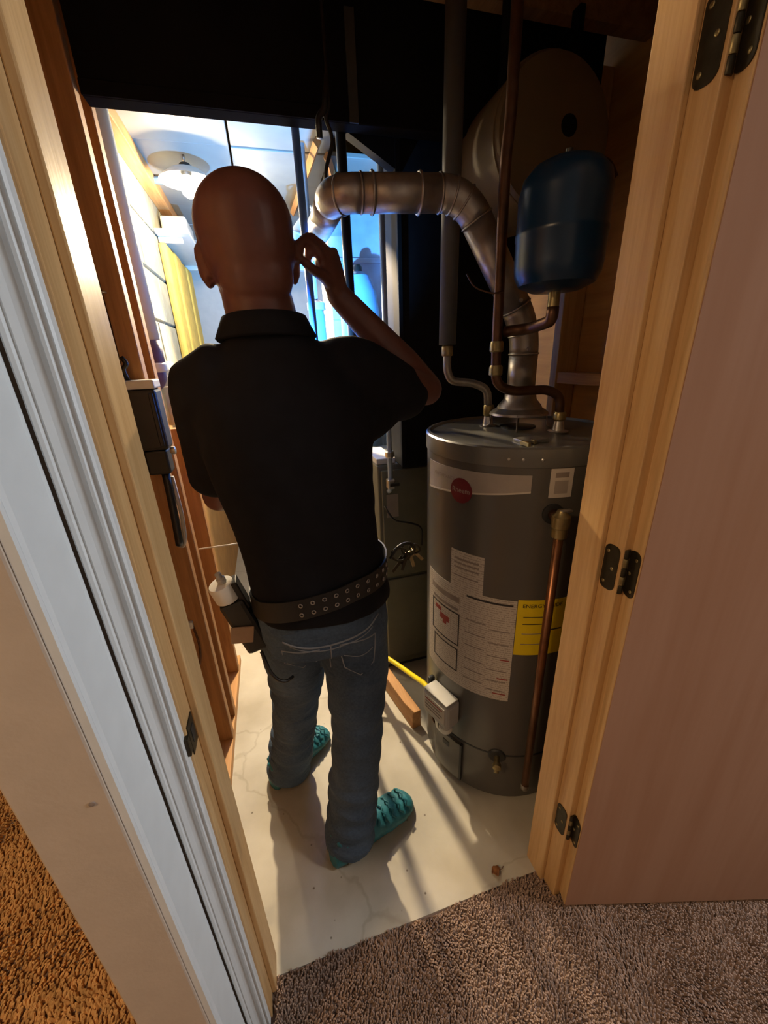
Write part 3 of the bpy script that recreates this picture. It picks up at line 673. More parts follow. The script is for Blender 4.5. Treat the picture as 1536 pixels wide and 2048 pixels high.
# ------------------------------------------------------------------ pipes
thing(tube('black_pipe', [(0.2885, 1.372, CEIL-0.03), (0.2885, 1.372, 0.0)], 0.0145, 'pipe_black', None, 14), 'upright black pipe crossing behind the flue near the man\'s hand', 'pipe')
thing(tube('slim_pipe', [(0.166, 1.378, CEIL-0.03), (0.166, 1.378, 0.0)], 0.0112, 'pipe_blue_lit', None, 12), 'slim upright pipe tinted blue above the man\'s right ear', 'pipe')
e = empty('pipe_strap', 'bent wire strap hanging beside the end of the flue pipe', 'strap', (0.21, 1.24, 1.8))
tube('wire', [(0.236, 1.24, CEIL), (0.236, 1.24, 1.99), (0.225, 1.24, 1.97), (0.243, 1.24, 1.93), (0.214, 1.24, 1.86), (0.222, 1.24, 1.80)], 0.005, 'pipe_black', e, 8, rnd=0.02)
tube('hook', [(0.236, 1.24, 2.05), (0.226, 1.24, 1.985), (0.208, 1.24, 1.97), (0.208, 1.24, 1.93)], 0.008, 'pipe_black', e, 8, rnd=0.02)

# insulated cold pipe
e = empty('cold_water_pipe', 'insulated grey pipe dropping to the left of the water heater top', 'pipe', (0.515, 1.13, 1.3))
tube('insulation', [(0.518, 1.13, CEIL), (0.512, 1.13, 1.445)], 0.024, 'foam_grey', e, 20)
tube('pipe', [(0.512, 1.13, 1.45), (0.512, 1.13, 1.375), (0.525, 1.125, 1.345), (0.585, 1.10, 1.338), (0.622, 1.085, 1.32), (0.628, 1.082, 1.243)], 0.0115, 'pipe_grey', e, 14, rnd=0.035)
lathe('coupling', [(0.014, 1.415), (0.016, 1.418), (0.016, 1.44), (0.014, 1.443)], (0.512, 1.13, 0), 'brass_dull', e, 16)
lathe('fitting', [(0.014, 1.244), (0.016, 1.247), (0.016, 1.272), (0.014, 1.275)], (0.628, 1.082, 0), 'brass_dull', e, 16)
# hot pipe
e = empty('hot_water_pipe', 'dark copper pipe running up in front of the flue from the heater', 'pipe', (0.565, 0.94, 1.3))
tube('pipe', [(0.552, 0.93, CEIL), (0.552, 0.93, 1.86), (0.546, 0.93, 1.80), (0.552, 0.93, 1.40), (0.556, 0.93, 1.345), (0.60, 0.925, 1.325), (0.70, 0.915, 1.325), (0.738, 0.91, 1.305), (0.742, 0.91, 1.243)], 0.0118, 'copper_dark', e, 14, rnd=0.03)
lathe('coupling', [(0.014, 1.365), (0.0165, 1.368), (0.0165, 1.385), (0.014, 1.39)], (0.5535, 0.93, 0), 'brass_dull', e, 16)
lathe('coupling', [(0.014, 1.42), (0.0165, 1.423), (0.0165, 1.44), (0.014, 1.445)], (0.5520, 0.93, 0), 'brass_dull', e, 16)
lathe('fitting', [(0.014, 1.244), (0.0165, 1.247), (0.0165, 1.262), (0.014, 1.266)], (0.742, 0.91, 0), 'brass_dull', e, 16)
tube('wire_tie', [(0.553, 0.914, 1.55), (0.53, 0.92, 1.545), (0.49, 0.94, 1.56), (0.475, 0.95, 1.59)], 0.0018, 'copper_dark', e, 6, rnd=0.03)
# expansion tank
TX, TY = 0.603, 0.80
e = empty('expansion_tank', 'dark blue expansion tank hanging over the water heater', 'tank', (TX, TY, 1.50))
lathe('tank_body', [(0.02, 1.532), (0.05, 1.534), (0.074, 1.545), (0.083, 1.562), (0.0855, 1.58), (0.0855, 1.625), (0.087, 1.628), (0.087, 1.636), (0.0855, 1.639), (0.0855, 1.698), (0.079, 1.724), (0.062, 1.742), (0.038, 1.752), (0.010, 1.755)], (TX, TY, 0), 'tank_blue', e, 40)
lathe('air_valve', [(0.007, 1.754), (0.007, 1.768), (0.004, 1.770)], (TX, TY, 0), 'plastic_black', e, 12)
lathe('nipple', [(0.012, 1.495), (0.012, 1.534)], (TX, TY, 0), 'brass_dull', e, 14)
tube('elbow', [(TX, TY, 1.505), (TX, TY, 1.478), (0.605, 0.88, 1.468), (0.566, 0.922, 1.465)], 0.0125, 'copper_dark', e, 14, rnd=0.025)
# big beige tank
bx, by, bz, br = 0.785, 1.10, 1.925, 0.165
e = empty('round_tank', 'large beige drum hung on its side in the dark above the blue tank', 'tank', (bx, by, bz))
lathe('drum', [(0.002, 0.0), (br-0.02, 0.0), (br-0.006, 0.004), (br, 0.016), (br, 0.235), (br-0.01, 0.245), (0.002, 0.247)], (bx, by, bz), 'tank_beige', e, 48, axis='Y')
ring_torus('rim_bead', (bx, by+0.02, bz), br, 0.004, 'tank_beige', e, (0, 1, 0), 40, 6)
lathe('knockout', [(0.002, -0.001), (0.023, -0.001), (0.025, 0.003)], (bx+0.035, by, bz+0.02), 'plenum_black', e, 24, axis='Y')
for x in (bx-0.1, bx+0.1): box('hanger', x-0.008, x+0.008, by+0.08, by+0.11, bz+0.11, CEIL+0.0, 'plenum_black', e)
tube('outlet', [(bx+0.15, by+0.05, bz-0.02), (bx+0.21, by+0.05, bz-0.03), (bx+0.235, by+0.05, bz-0.06)], 0.014, 'copper_dark', e, 12, rnd=0.02)

# flue
vp = empty('flue_pipe', 'galvanised flue pipe rising from the heater and bending left', 'flue', (0.69, 1.02, 1.3))
VR = 0.038
path = round_path([(0.69, 1.02, 1.309), (0.69, 1.02, 1.475), (0.51, 1.045, 1.772), (0.203, 1.08, 1.768), (0.219, 1.34, 1.79), (0.219, 1.80, 1.81)], 0.062, 7)
def seg_between(i0, i1, name):
    bm = bmesh.new(); sweep(bm, path[i0:i1+1], VR, 24); return from_bm(name, bm, 'galvanised', vp, True)
seg_between(0, 1, 'riser'); seg_between(1, 8, 'lower_elbow'); seg_between(8, 9, 'inclined_pipe'); seg_between(9, 16, 'upper_elbow'); seg_between(16, 17, 'level_pipe'); seg_between(17, 24, 'end_elbow'); seg_between(24, len(path)-1, 'rear_pipe')
for i, n in ((1, None), (8, None), (9, None), (16, None), (17, None), (4, None), (12, None), (14, None), (20, None)):
    t = path[min(i+1, len(path)-1)] - path[i-1]
    ring_torus('crimp_bead', path[i], VR, 0.0028, 'galvanised', vp, t, 28, 6)
for x in (0.40, 0.29):
    ring_torus('joint_band', (x, 1.08-(x-0.203)*0.114, 1.768+(x-0.203)*0.013), VR+0.001, 0.004, 'galvanised', vp, (1, -0.1, 0), 28, 6)
for i in (1, 8):
    p = path[i]; lathe('screw_head', [(0.005, -0.003), (0.005, 0.002), (0.003, 0.004)], (p.x-0.012, p.y-VR, p.z+0.012), 'steel', vp, 8, axis='Y')

# ------------------------------------------------------------------ water heater
HX, HY, HR, HT = 0.69, 1.01, 0.266, 1.212
wh = empty('water_heater', 'tall grey gas water heater with white labels standing on the floor', 'water heater', (HX, HY, 0))
lathe('tank', [(HR-0.014, 0.012), (HR, 0.016), (HR, 1.178), (HR-0.003, 1.180)], (HX, HY, 0), 'heater_grey', wh, 96)
lathe('base_ring', [(HR-0.03, 0.0), (HR-0.012, 0.0), (HR-0.012, 0.014), (HR-0.03, 0.014)], (HX, HY, 0), 'heater_dark', wh, 64)
lathe('top_pan', [(HR+0.003, 1.165), (HR+0.004, 1.168), (HR+0.004, HT-0.004), (HR, HT), (HR-0.008, HT+0.001), (HR-0.012, HT-0.006), (0.14, HT-0.004), (0.12, HT+0.001), (0.002, HT+0.002)], (HX, HY, 0), 'heater_top', wh, 96)
lathe('lower_seam', [(HR+0.0002, 0.205), (HR+0.0018, 0.207), (HR+0.0018, 0.211), (HR+0.0002, 0.213)], (HX, HY, 0), 'heater_dark', wh, 96)
def on_cyl(th, z, dr=0.0): a = R(th); return Vector((HX+(HR+dr)*math.cos(a), HY+(HR+dr)*math.sin(a), z))
def patch(name, poly_cols, mat, dr=0.0010, parent=wh, n=16):
    """curved sheet from th0 to th1; poly_cols(th fraction) gives z range"""
    th0, th1, zf = poly_cols; v = []; f = []; uv = []
    for i in range(n+1):
        t = i/n; th = th0+(th1-th0)*t; a, b_ = zf(t)
        for d_ in (0.0001, dr):
            for z in (a, b_): v.append(on_cyl(th, z, d_)); uv.append((t*abs(th1-th0)/60.0, z))
    for i in range(n):
        k = i*4; q = k+4
        f += [(k+2, q+2, q+3, k+3), (k+1, k+3, q+3, q+1), (k, q, q+2, k+2)]
    f += [(0, 2, 3, 1), (n*4+1, n*4+3, n*4+2, n*4)]
    me = bpy.data.meshes.new(name); me.from_pydata([tuple(x) for x in v], [], f); me.update()
    l = me.uv_layers.new(name='uv')
    for lp in me.loops: l.data[lp.index].uv = uv[lp.vertex_index]
    o = fix(add(name, me, mat, parent)); return o
flat = lambda a, b_: (lambda t: (a, b_))
patch('silver_band', (-187, -116, lambda t: (1.060+0.042*t, 1.142+0.004*t)), 'label_silver', 0.0012, n=26)
patch('band_edge', (-187, -116, lambda t: (1.060+0.042*t, 1.0645+0.042*t)), 'label_white', 0.0016, n=26)  # thin pale strip along the band's lower edge
patch('certificate_label', (-107, -95, flat(1.090, 1.162)), 'label_white', 0.0012)
patch('certificate_print', (-104.5, -97.5, flat(1.140, 1.152)), 'ink_grey', 0.0016)
patch('certificate_print', (-104.5, -97.5, flat(1.100, 1.132)), 'label_silver', 0.0016)
# round logo
def disc_on_cyl(name, th, z, r, mat, dr, dr0=0.0002):
    v = []; f = []; n = 28
    for d_ in (dr0, dr):
        v.append(on_cyl(th, z, d_))
        for k in range(n): a = 2*math.pi*k/n; v.append(on_cyl(th+math.degrees(r*math.cos(a)/HR), z+r*math.sin(a), d_))
    m = n+1
    for k in range(n):
        k2 = (k+1) % n; f += [(m, m+1+k, m+1+k2), (1+k, 1+k2, m+1+k2, m+1+k)]
    return from_data(name, v, f, mat, wh)
disc_on_cyl('logo_disc', -153.8, 1.087, 0.034, 'logo_red', 0.0026)
def text_on_cyl(name, body, th, z, size, mat, dr):
    cu = bpy.data.curves.new(name, 'FONT'); cu.body = body; cu.size = size; cu.align_x = 'CENTER'; cu.align_y = 'CENTER'; cu.resolution_u = 3
    t = bpy.data.objects.new(name+'_src', cu); COL.objects.link(t)
    dg = bpy.context.evaluated_depsgraph_get(); dg.update()
    me = bpy.data.meshes.new_from_object(t.evaluated_get(dg)); bpy.data.objects.remove(t); bpy.data.curves.remove(cu)
    for vv in me.vertices: vv.co = on_cyl(th + math.degrees(vv.co.x/HR), z + vv.co.y, dr)
    me.materials.clear(); me.name = name
    return fix(add(name, me, mat, wh))
text_on_cyl('logo_lettering', 'Rheem', -153.8, 1.088, 0.020, 'label_silver', 0.0031)
text_on_cyl('band_lettering', 'PERFORMANCE', -168, 1.115, 0.013, 'ink_grey', 0.0020)
# instruction labels
patch('instruction_label', (-159.5, -137, flat(0.790, 0.912)), 'label_print', 0.0012)
patch('warning_label', (-186, -117, flat(0.440, 0.795)), 'label_print', 0.0011, n=30)
for z0, z1 in ((0.885, 0.890), (0.872, 0.876), (0.858, 0.862), (0.832, 0.836)): patch('print_bar', (-157, -140, flat(z0, z1)), 'ink_grey', 0.0016)
patch('heading_bar', (-147, -119, flat(0.776, 0.782)), 'ink_black', 0.0016)
patch('heading_bar', (-180, -152, flat(0.742, 0.760)), 'ink_grey', 0.0016)
patch('heading_bar', (-178, -153, flat(0.712, 0.722)), 'ink_grey', 0.0016)
def frame(th0, th1, z0, z1, w=0.004, mat='ink_black'):
    dt = math.degrees(w/HR)
    patch('frame_line', (th0, th1, flat(z1-w, z1)), mat, 0.0017); patch('frame_line', (th0, th1, flat(z0, z0+w)), mat, 0.0017)
    patch('frame_line', (th0, th0+dt, flat(z0, z1)), mat, 0.0017, n=2); patch('frame_line', (th1-dt, th1, flat(z0, z1)), mat, 0.0017, n=2)
frame(-179, -151.5, 0.588, 0.704); frame(-176, -152, 0.488, 0.575)
patch('flame_mark', (-169, -160, flat(0.652, 0.672)), 'ink_red', 0.0018); patch('flame_mark', (-166, -162.5, flat(0.640, 0.653)), 'ink_red', 0.0018)
patch('flame_mark', (-175, -168, flat(0.676, 0.690)), 'ink_red', 0.0018)
for k, z in enumerate((0.700, 0.655, 0.610, 0.560, 0.520, 0.485)):
    patch('print_bar', (-147, -134, flat(z, z+0.003)), 'ink_grey', 0.0016); patch('print_bar', (-132, -119.5, flat(z-0.012, z-0.009)), 'ink_grey', 0.0016)
patch('red_print', (-125, -118.5, flat(0.520, 0.524)), 'ink_red', 0.0016); patch('red_print', (-127, -119, flat(0.462, 0.466)), 'ink_red', 0.0016)
patch('red_print', (-124, -118.5, flat(0.590, 0.594)), 'ink_red', 0.0016)
patch('yellow_guide_label', (-116.6, -86, flat(0.618, 0.800)), 'label_yellow', 0.0013)
text_on_cyl('guide_lettering', 'ENERGYGUIDE', -102.2, 0.782, 0.0165, 'ink_black', 0.0022)
for z in (0.745, 0.722, 0.690, 0.655): patch('guide_line', (-113, -100, flat(z, z+0.0022)), 'ink_grey' if z < 0.7 else 'ink_black', 0.0018)
patch('guide_line', (-99, -89, flat(0.700, 0.704)), 'ink_black', 0.0018)
# T&P valve and discharge pipe
tv = wh
lathe('valve_collar', [(0.024, -0.002), (0.026, 0.002), (0.026, 0.006), (0.018, 0.008)], (0, 0, 0), 'heater_dark', wh, 24,
      mtx=Matrix.Translation(on_cyl(-104, 1.050)) @ Vector((math.cos(R(-104)), math.sin(R(-104)), 0)).to_track_quat('Z', 'Y').to_matrix().to_4x4())
pa, pb = on_cyl(-104, 1.050), on_cyl(-104, 1.050, 0.048)
rv = tube('relief_valve', [pa, pb], 0.0135, 'copper', wh, 16)
lathe('valve_body', [(0.012, -0.045), (0.018, -0.04), (0.018, -0.018), (0.021, -0.014), (0.021, 0.012), (0.014, 0.018), (0.010, 0.026)], pb, 'brass_dull', wh, 20)
box('test_lever', pb.x-0.006, pb.x+0.022, pb.y-0.010, pb.y+0.002, pb.z+0.022, pb.z+0.027, 'steel', wh, bevel=0.001)
tube('discharge_pipe', [(pb.x, pb.y, 1.008), (pb.x, pb.y, 0.145)], 0.0112, 'copper', wh, 16)
lathe('pipe_tip', [(0.0105, 0.128), (0.0125, 0.131), (0.0125, 0.147), (0.0105, 0.15)], (pb.x, pb.y, 0), 'pipe_grey', wh, 16)
# gas control
gth = -160; ga = R(gth); gm = Matrix.Translation(on_cyl(gth, 0.335)) @ Matrix.Rotation(ga, 4, 'Z')
def gbox(name, x0, x1, y0, y1, z0, z1, mat, bev): return box(name, x0, x1, y0, y1, z0, z1, mat, wh, bevel=bev, mtx=gm)
gbox('gas_control', -0.004, 0.055, -0.062, 0.056, -0.052, 0.045, 'plastic_grey', 0.010)
gbox('control_shroud', -0.004, 0.020, -0.078, -0.062, -0.07, 0.06, 'heater_dark', 0.006)
gbox('control_face', 0.055, 0.058, -0.050, 0.045, -0.030, 0.034, 'label_print', 0.0012)
for k, z in enumerate((0.020, 0.008, -0.006, -0.018)): gbox('print_bar', 0.058, 0.0588, -0.044, 0.036-0.01*(k % 2), z, z+0.004, 'ink_grey' if k else 'ink_red', 0.0002)
gbox('control_top', 0.0, 0.052, -0.058, 0.050, 0.0455, 0.050, 'plastic_white', 0.002)
lathe('control_knob', [(0.020, -0.02), (0.022, -0.017), (0.022, 0.0), (0.017, 0.003)], (0, 0, 0), 'plastic_white', wh, 24, mtx=gm @ Matrix.Translation((0.034, 0.030, -0.058)))
tube('manifold_tube', [gm @ Vector((0.03, -0.015, -0.05)), gm @ Vector((0.032, -0.015, -0.10)), gm @ Vector((0.012, -0.012, -0.14)), gm @ Vector((-0.01, -0.01, -0.15))], 0.006, 'steel', wh, 10, rnd=0.03)
tube('pilot_tube', [gm @ Vector((0.03, -0.038, -0.05)), gm @ Vector((0.030, -0.038, -0.11)), gm @ Vector((-0.01, -0.03, -0.15))], 0.004, 'copper_dark', wh, 8, rnd=0.03)
patch('burner_door', (-170, -146, flat(0.030, 0.195)), 'heater_grey', 0.010)
patch('burner_door_rim', (-146, -144.5, flat(0.028, 0.197)), 'heater_dark', 0.012, n=2)
patch('sight_glass', (-161, -155, flat(0.150, 0.170)), 'heater_dark', 0.0115, n=4)
# drain valve
dth = -120.5; dm = Matrix.Translation(on_cyl(dth, 0.205)) @ Vector((math.cos(R(dth)), math.sin(R(dth)), 0)).to_track_quat('Z', 'Y').to_matrix().to_4x4()
lathe('drain_collar', [(0.026, -0.001), (0.028, 0.002), (0.024, 0.006), (0.012, 0.007)], (0, 0, 0), 'heater_dark', wh, 24, mtx=dm)
lathe('drain_valve', [(0.009, 0.004), (0.009, 0.03), (0.013, 0.032), (0.013, 0.045), (0.008, 0.048)], (0, 0, 0), 'brass_dull', wh, 18, mtx=dm)
q = on_cyl(dth, 0.205, 0.030); tube('drain_spout', [q, q+Vector((0, 0, -0.016)), on_cyl(dth, 0.178, 0.040)], 0.008, 'brass_dull', wh, 12, rnd=0.01)
# top: nipples, draft hood, junction cover, stickers
for nx, ny in ((0.628, 1.082), (0.742, 0.91)): lathe('nipple', [(0.026, HT+0.001), (0.027, HT+0.004), (0.016, HT+0.006), (0.0125, HT+0.03)], (nx, ny, 0), 'steel', wh, 20)
lathe('draft_hood', [(0.082, HT+0.040), (0.080, HT+0.046), (0.062, HT+0.058), (0.060, HT+0.064), (0.046, HT+0.080), (0.042, HT+0.095), (0.036, HT+0.096)], (0.69, 1.02, 0), 'galvanised', wh, 36)
for k in range(4):
    a = R(45+90*k+10); c, s = math.cos(a), math.sin(a)
    tube('hood_leg', [(0.69+0.076*c, 1.02+0.076*s, HT+0.045), (0.69+0.079*c, 1.02+0.079*s, HT+0.008), (0.69+0.094*c, 1.02+0.094*s, HT+0.003)], [(0.006, 0.0018)]*3, 'galvanised', wh, 8)
lathe('flue_collar', [(0.050, HT+0.0), (0.050, HT+0.006), (0.040, HT+0.008)], (0.69, 1.02, 0), 'heater_dark', wh, 30)
box('top_sticker', 0.745, 0.80, 1.0, 1.03, HT-0.0035, HT-0.0022, 'label_white', wh, mtx=None)
box('junction_cover', 0.585, 0.655, 0.83, 0.88, HT-0.005, HT+0.004, 'heater_top', wh, bevel=0.002)
for k in range(2): box('top_clip', 0.575+0.03*k, 0.583+0.03*k, 0.80+0.02*k, 0.835, HT-0.004, HT+0.006, 'brass_dull', wh, bevel=0.001)
for th in (-128, -121, -112): q = on_cyl(th, 1.185, 0.0045); lathe('rim_screw', [(0.0035, 0), (0.0035, 0.001), (0.002, 0.002)], (0, 0, 0), 'steel', wh, 8, mtx=Matrix.Translation(q) @ Vector((math.cos(R(th)), math.sin(R(th)), 0)).to_track_quat('Z', 'Y').to_matrix().to_4x4())

thing(tube('yellow_gas_hose', [(0.22, 1.40, 0.25), (0.32, 1.33, 0.225), (0.375, 1.20, 0.245), (0.395, 1.11, 0.275), (0.404, 1.04, 0.31), (0.408, 0.985, 0.322)], 0.0095, 'gas_yellow', None, 14, rnd=0.05), 'bright yellow gas hose running behind the man to the water heater', 'hose')
thing(box('floor_sleeper', -0.02, 0.02, -0.15, 0.15, 0.0, 0.085, 'pine_y', None, bevel=0.003, mtx=Matrix.Translation((0.372, 1.265, 0)) @ Matrix.Rotation(R(12), 4, 'Z')), 'pine board standing on edge on the floor by the heater', 'board')

# floor debris
e = empty('dry_leaf', 'small curled brown leaf on the concrete near the carpet edge', 'leaf', (0.452, 0.592, 0.0))
v = []; f = []
for i in range(7):
    for k in range(5):
        t = i/6; w = 0.013*math.sin(math.pi*min(1, t*0.92+0.06))*(k-2)/2; v.append((0.440+0.028*t+0.2*w, 0.590+w+0.003*math.sin(t*9), 0.002+abs(k-2)*0.0032+0.004*math.sin(t*3.0)))
for i in range(6):
    for k in range(4): f.append((i*5+k, i*5+k+1, i*5+k+6, i*5+k+5))
o = from_data('blade', v, f, 'leaf_brown', e, True); md = o.modifiers.new('thick', 'SOLIDIFY'); md.thickness = 0.0008
tube('stalk', [(0.467, 0.590, 0.005), (0.475, 0.592, 0.003), (0.482, 0.597, 0.002)], 0.0009, 'leaf_brown', e, 6)

# ------------------------------------------------------------------ the man
man = empty('person', 'bald man in black polo, jeans and teal shoe covers seen from behind', 'person', (0.02, 0.92, 0))
V3 = Vector
def limb(bm, pts, rads, seg=18, flat=None, sub=4, open_end=False):
    """smooth tapered limb through pts with round ends"""
    P = [V3(p) for p in pts]; Rr = [r if isinstance(r, (tuple, list)) else (r, r) for r in rads]
    pp = []; rr = []
    def cr(a, b_, c, d_, t): return 0.5*((2*b_) + (c-a)*t + (2*a-5*b_+4*c-d_)*t*t + (3*b_-a-3*c+d_)*t**3)
    n = len(P)
    for i in range(n-1):
        a, b_, c, d_ = P[max(i-1, 0)], P[i], P[i+1], P[min(i+2, n-1)]
        for k in range(sub):
            t = k/sub; pp.append(cr(a, b_, c, d_, t)); rr.append(tuple(Rr[i][j]*(1-t)+Rr[i+1][j]*t for j in (0, 1)))
    pp.append(P[-1]); rr.append(Rr[-1])
    # round ends
    t0 = (pp[0]-pp[1]).normalized(); t1 = (pp[-1]-pp[-2]).normalized()
    e0 = [(pp[0]+t0*rr[0][0]*s, tuple(x*math.sqrt(max(0.02, 1-s*s)) for x in rr[0])) for s in (0.97, 0.85, 0.6, 0.3)]
    e1 = [] if open_end else [(pp[-1]+t1*rr[-1][0]*s, tuple(x*math.sqrt(max(0.02, 1-s*s)) for x in rr[-1])) for s in (0.3, 0.6, 0.85, 0.97)]
    pp = [x[0] for x in e0] + pp + [x[0] for x in e1]; rr = [x[1] for x in e0] + rr + [x[1] for x in e1]
    sweep(bm, pp, rr, seg, flat=flat)
def torso(bm, rings, seg=32, pw=2.5):
    """closed loft of super-ellipses (z, cx, cy, a, b)"""
    R_ = []
    for z, cx, cy, a, b_ in rings:
        ring = []
        for k in range(seg):
            t = 2*math.pi*k/seg; c, s = math.cos(t), math.sin(t)
            ring.append(bm.verts.new((cx+a*math.copysign(abs(c)**(2/pw), c), cy+b_*math.copysign(abs(s)**(2/pw), s), z)))
        R_.append(ring)
    for i in range(len(R_)-1):
        for k in range(seg): bm.faces.new((R_[i][k], R_[i][(k+1) % seg], R_[i+1][(k+1) % seg], R_[i+1][k]))
    bm.faces.new(R_[0][::-1]); bm.faces.new(R_[-1])

SH_R, EL_R, WR_R = (0.175, 0.875, 1.385), (0.392, 0.990, 1.338), (0.180, 0.985, 1.552)
SH_L, EL_L, WR_L = (-0.105, 0.875, 1.375), (-0.150, 1.010, 1.115), (-0.02, 1.19, 1.20)
# --- body: head, neck, arms, hands, trunk and legs in one skin
bm = bmesh.new()
HC = V3((0.000, 0.905, 1.612))
HM = Matrix.Translation(HC) @ Matrix.Rotation(R(7), 4, 'Z') @ Matrix.Rotation(R(-4), 4, 'Y')
def hel(x, y, z, rx, ry, rz, seg=20, rings=14, m=None):
    bmesh.ops.create_uvsphere(bm, u_segments=seg, v_segments=rings, radius=1.0, matrix=HM @ Matrix.Translation((x, y, z)) @ (m or Matrix()) @ Matrix.Diagonal((rx, ry, rz, 1)))
hel(0, -0.008, 0.012, 0.0850, 0.102, 0.106, 28, 20)              # cranium
hel(0, -0.012, 0.036, 0.0870, 0.098, 0.084, 28, 20)
hel(0, 0.035, -0.045, 0.066, 0.062, 0.080, 24, 16)                # face
hel(0, 0.056, -0.100, 0.034, 0.032, 0.022, 16, 10)                # chin
hel(0, -0.045, -0.045, 0.068, 0.054, 0.060, 20, 12)               # occiput
limb(bm, [HM @ V3((0, 0.088, 0.012)), HM @ V3((0, 0.106, -0.028))], [0.009, 0.014], 12)   # nose
hel(0, 0.090, -0.066, 0.022, 0.010, 0.008, 12, 8)                 # lips
for s_ in (-1, 1):
    hel(s_*0.030, 0.082, 0.022, 0.022, 0.012, 0.008, 12, 8)       # brow
    hel(s_*0.044, 0.068, -0.030, 0.020, 0.018, 0.018, 12, 8)      # cheek
    em = Matrix.Rotation(R(s_*-22), 4, 'Z') @ Matrix.Rotation(R(8), 4, 'X')
    hel(s_*0.0850, 0.000, -0.018, 0.009, 0.017, 0.030, 16, 12, em)  # ear
    hel(s_*0.0900, -0.009, -0.006, 0.005, 0.012, 0.020, 12, 10, em)
    hel(s_*0.0805, 0.006, -0.046, 0.008, 0.010, 0.011, 12, 8)     # lobe
limb(bm, [(0.018, 0.875, 1.40), (0.012, 0.882, 1.48), (0.004, 0.892, 1.545)], [(0.076, 0.070), (0.070, 0.066), (0.067, 0.062)], 24)
limb(bm, [(0.03, 0.87, 1.12), (0.03, 0.87, 1.30), (0.02, 0.875, 1.40)], [(0.13, 0.085), (0.14, 0.09), (0.09, 0.07)], 28, flat=(0, 1, 0))
limb(bm, [(0.06, 0.88, 0.88), (0.05, 0.875, 1.0), (0.03, 0.87, 1.15)], [(0.13, 0.09), (0.12, 0.085), (0.13, 0.085)], 28, flat=(0, 1, 0))
def arm(sh, el, wr, rot=None):
    sh, el, wr = V3(sh), V3(el), V3(wr)
    limb(bm, [sh, sh.lerp(el, .5), el], [0.052, 0.047, 0.040], 18)
    limb(bm, [el, el.lerp(wr, .3), el.lerp(wr, .7), wr], [0.040, 0.042, 0.033, 0.026], 18)
arm(SH_R, EL_R, WR_R); arm(SH_L, EL_L, WR_L)
LEG_R = [(0.135, 0.885, 0.86), (0.135, 0.865, 0.66), (0.118, 0.835, 0.46), (0.092, 0.812, 0.26), (0.068, 0.795, 0.07)]
LEG_L = [(-0.02, 0.905, 0.86), (-0.025, 0.945, 0.66), (-0.040, 0.995, 0.45), (-0.070, 1.045, 0.25), (-0.100, 1.085, 0.07)]
limb(bm, LEG_R, [0.078, 0.068, 0.052, 0.046, 0.036], 18); limb(bm, LEG_L, [0.078, 0.068, 0.052, 0.046, 0.036], 18)
def finger(pts, r0, r1): limb(bm, pts, [r0 + (r1-r0)*i/(len(pts)-1) for i in range(len(pts))], 12, sub=3)
# right hand: back of the hand to the right, thumb and forefinger closing on the ear
W_, K_ = V3(WR_R), V3((0.158, 0.952, 1.616))
LAT = V3((0.66, 0.75, 0.0))
limb(bm, [W_, W_.lerp(K_, .45), K_], [(0.021, 0.027), (0.019, 0.036), (0.0145, 0.038)], 18, flat=LAT)
for off, up, ln in ((-0.030, -0.001, 0.96), (-0.010, 0.006, 1.08), (0.011, 0.003, 1.0), (0.031, -0.006, 0.82)):
    b0 = K_ + LAT*off + V3((0, 0, up))
    p1 = b0 + V3((-0.024, -0.014, 0.021))*ln; p2 = p1 + V3((-0.022, -0.016, -0.010))*ln; p3 = p2 + V3((-0.006, -0.008, -0.021))*ln
    finger([b0, p1, p2, p3], 0.0104, 0.0078)
finger([W_.lerp(K_, .22)-LAT*0.018, V3((0.140, 0.930, 1.580)), V3((0.119, 0.908, 1.586)), V3((0.103, 0.894, 1.596))], 0.0130, 0.0088)
# left hand: gripping the added torch
W2 = V3(WR_L); K2 = V3((0.018, 1.262, 1.225))
limb(bm, [W2, W2.lerp(K2, .5), K2], [(0.020, 0.027), (0.017, 0.036), (0.0135, 0.038)], 18, flat=(0.2, -0.3, 1))
for k, ln in enumerate((0.95, 1.05, 1.0, 0.82)):
    b0 = K2 + V3((0.004, -0.010, 0.030-0.020*k)); p1 = b0+V3((0.028, 0.022, 0.004))*ln; p2 = p1+V3((0.026, -0.012, 0.003))*ln; p3 = p2+V3((0.002, -0.022, 0.0))*ln
    finger([b0, p1, p2, p3], 0.0095, 0.0074)
finger([W2.lerp(K2, .3)+V3((0.006, 0.0, 0.026)), V3((0.028, 1.225, 1.262)), V3((0.052, 1.232, 1.268)), V3((0.068, 1.242, 1.262))], 0.012, 0.0085)
body = fuse('body', bm, 'skin', man, 0.0042, 3)
body['label'] = 'bald head, neck and bare forearm'
for s in (-1, 1):
    bm = bmesh.new(); ellipsoid(bm, HM @ V3((s*0.030, 0.080, -0.002)), 0.012, 0.010, 0.009, 14, 10); from_bm('eye', bm, 'eye_white', man, True)

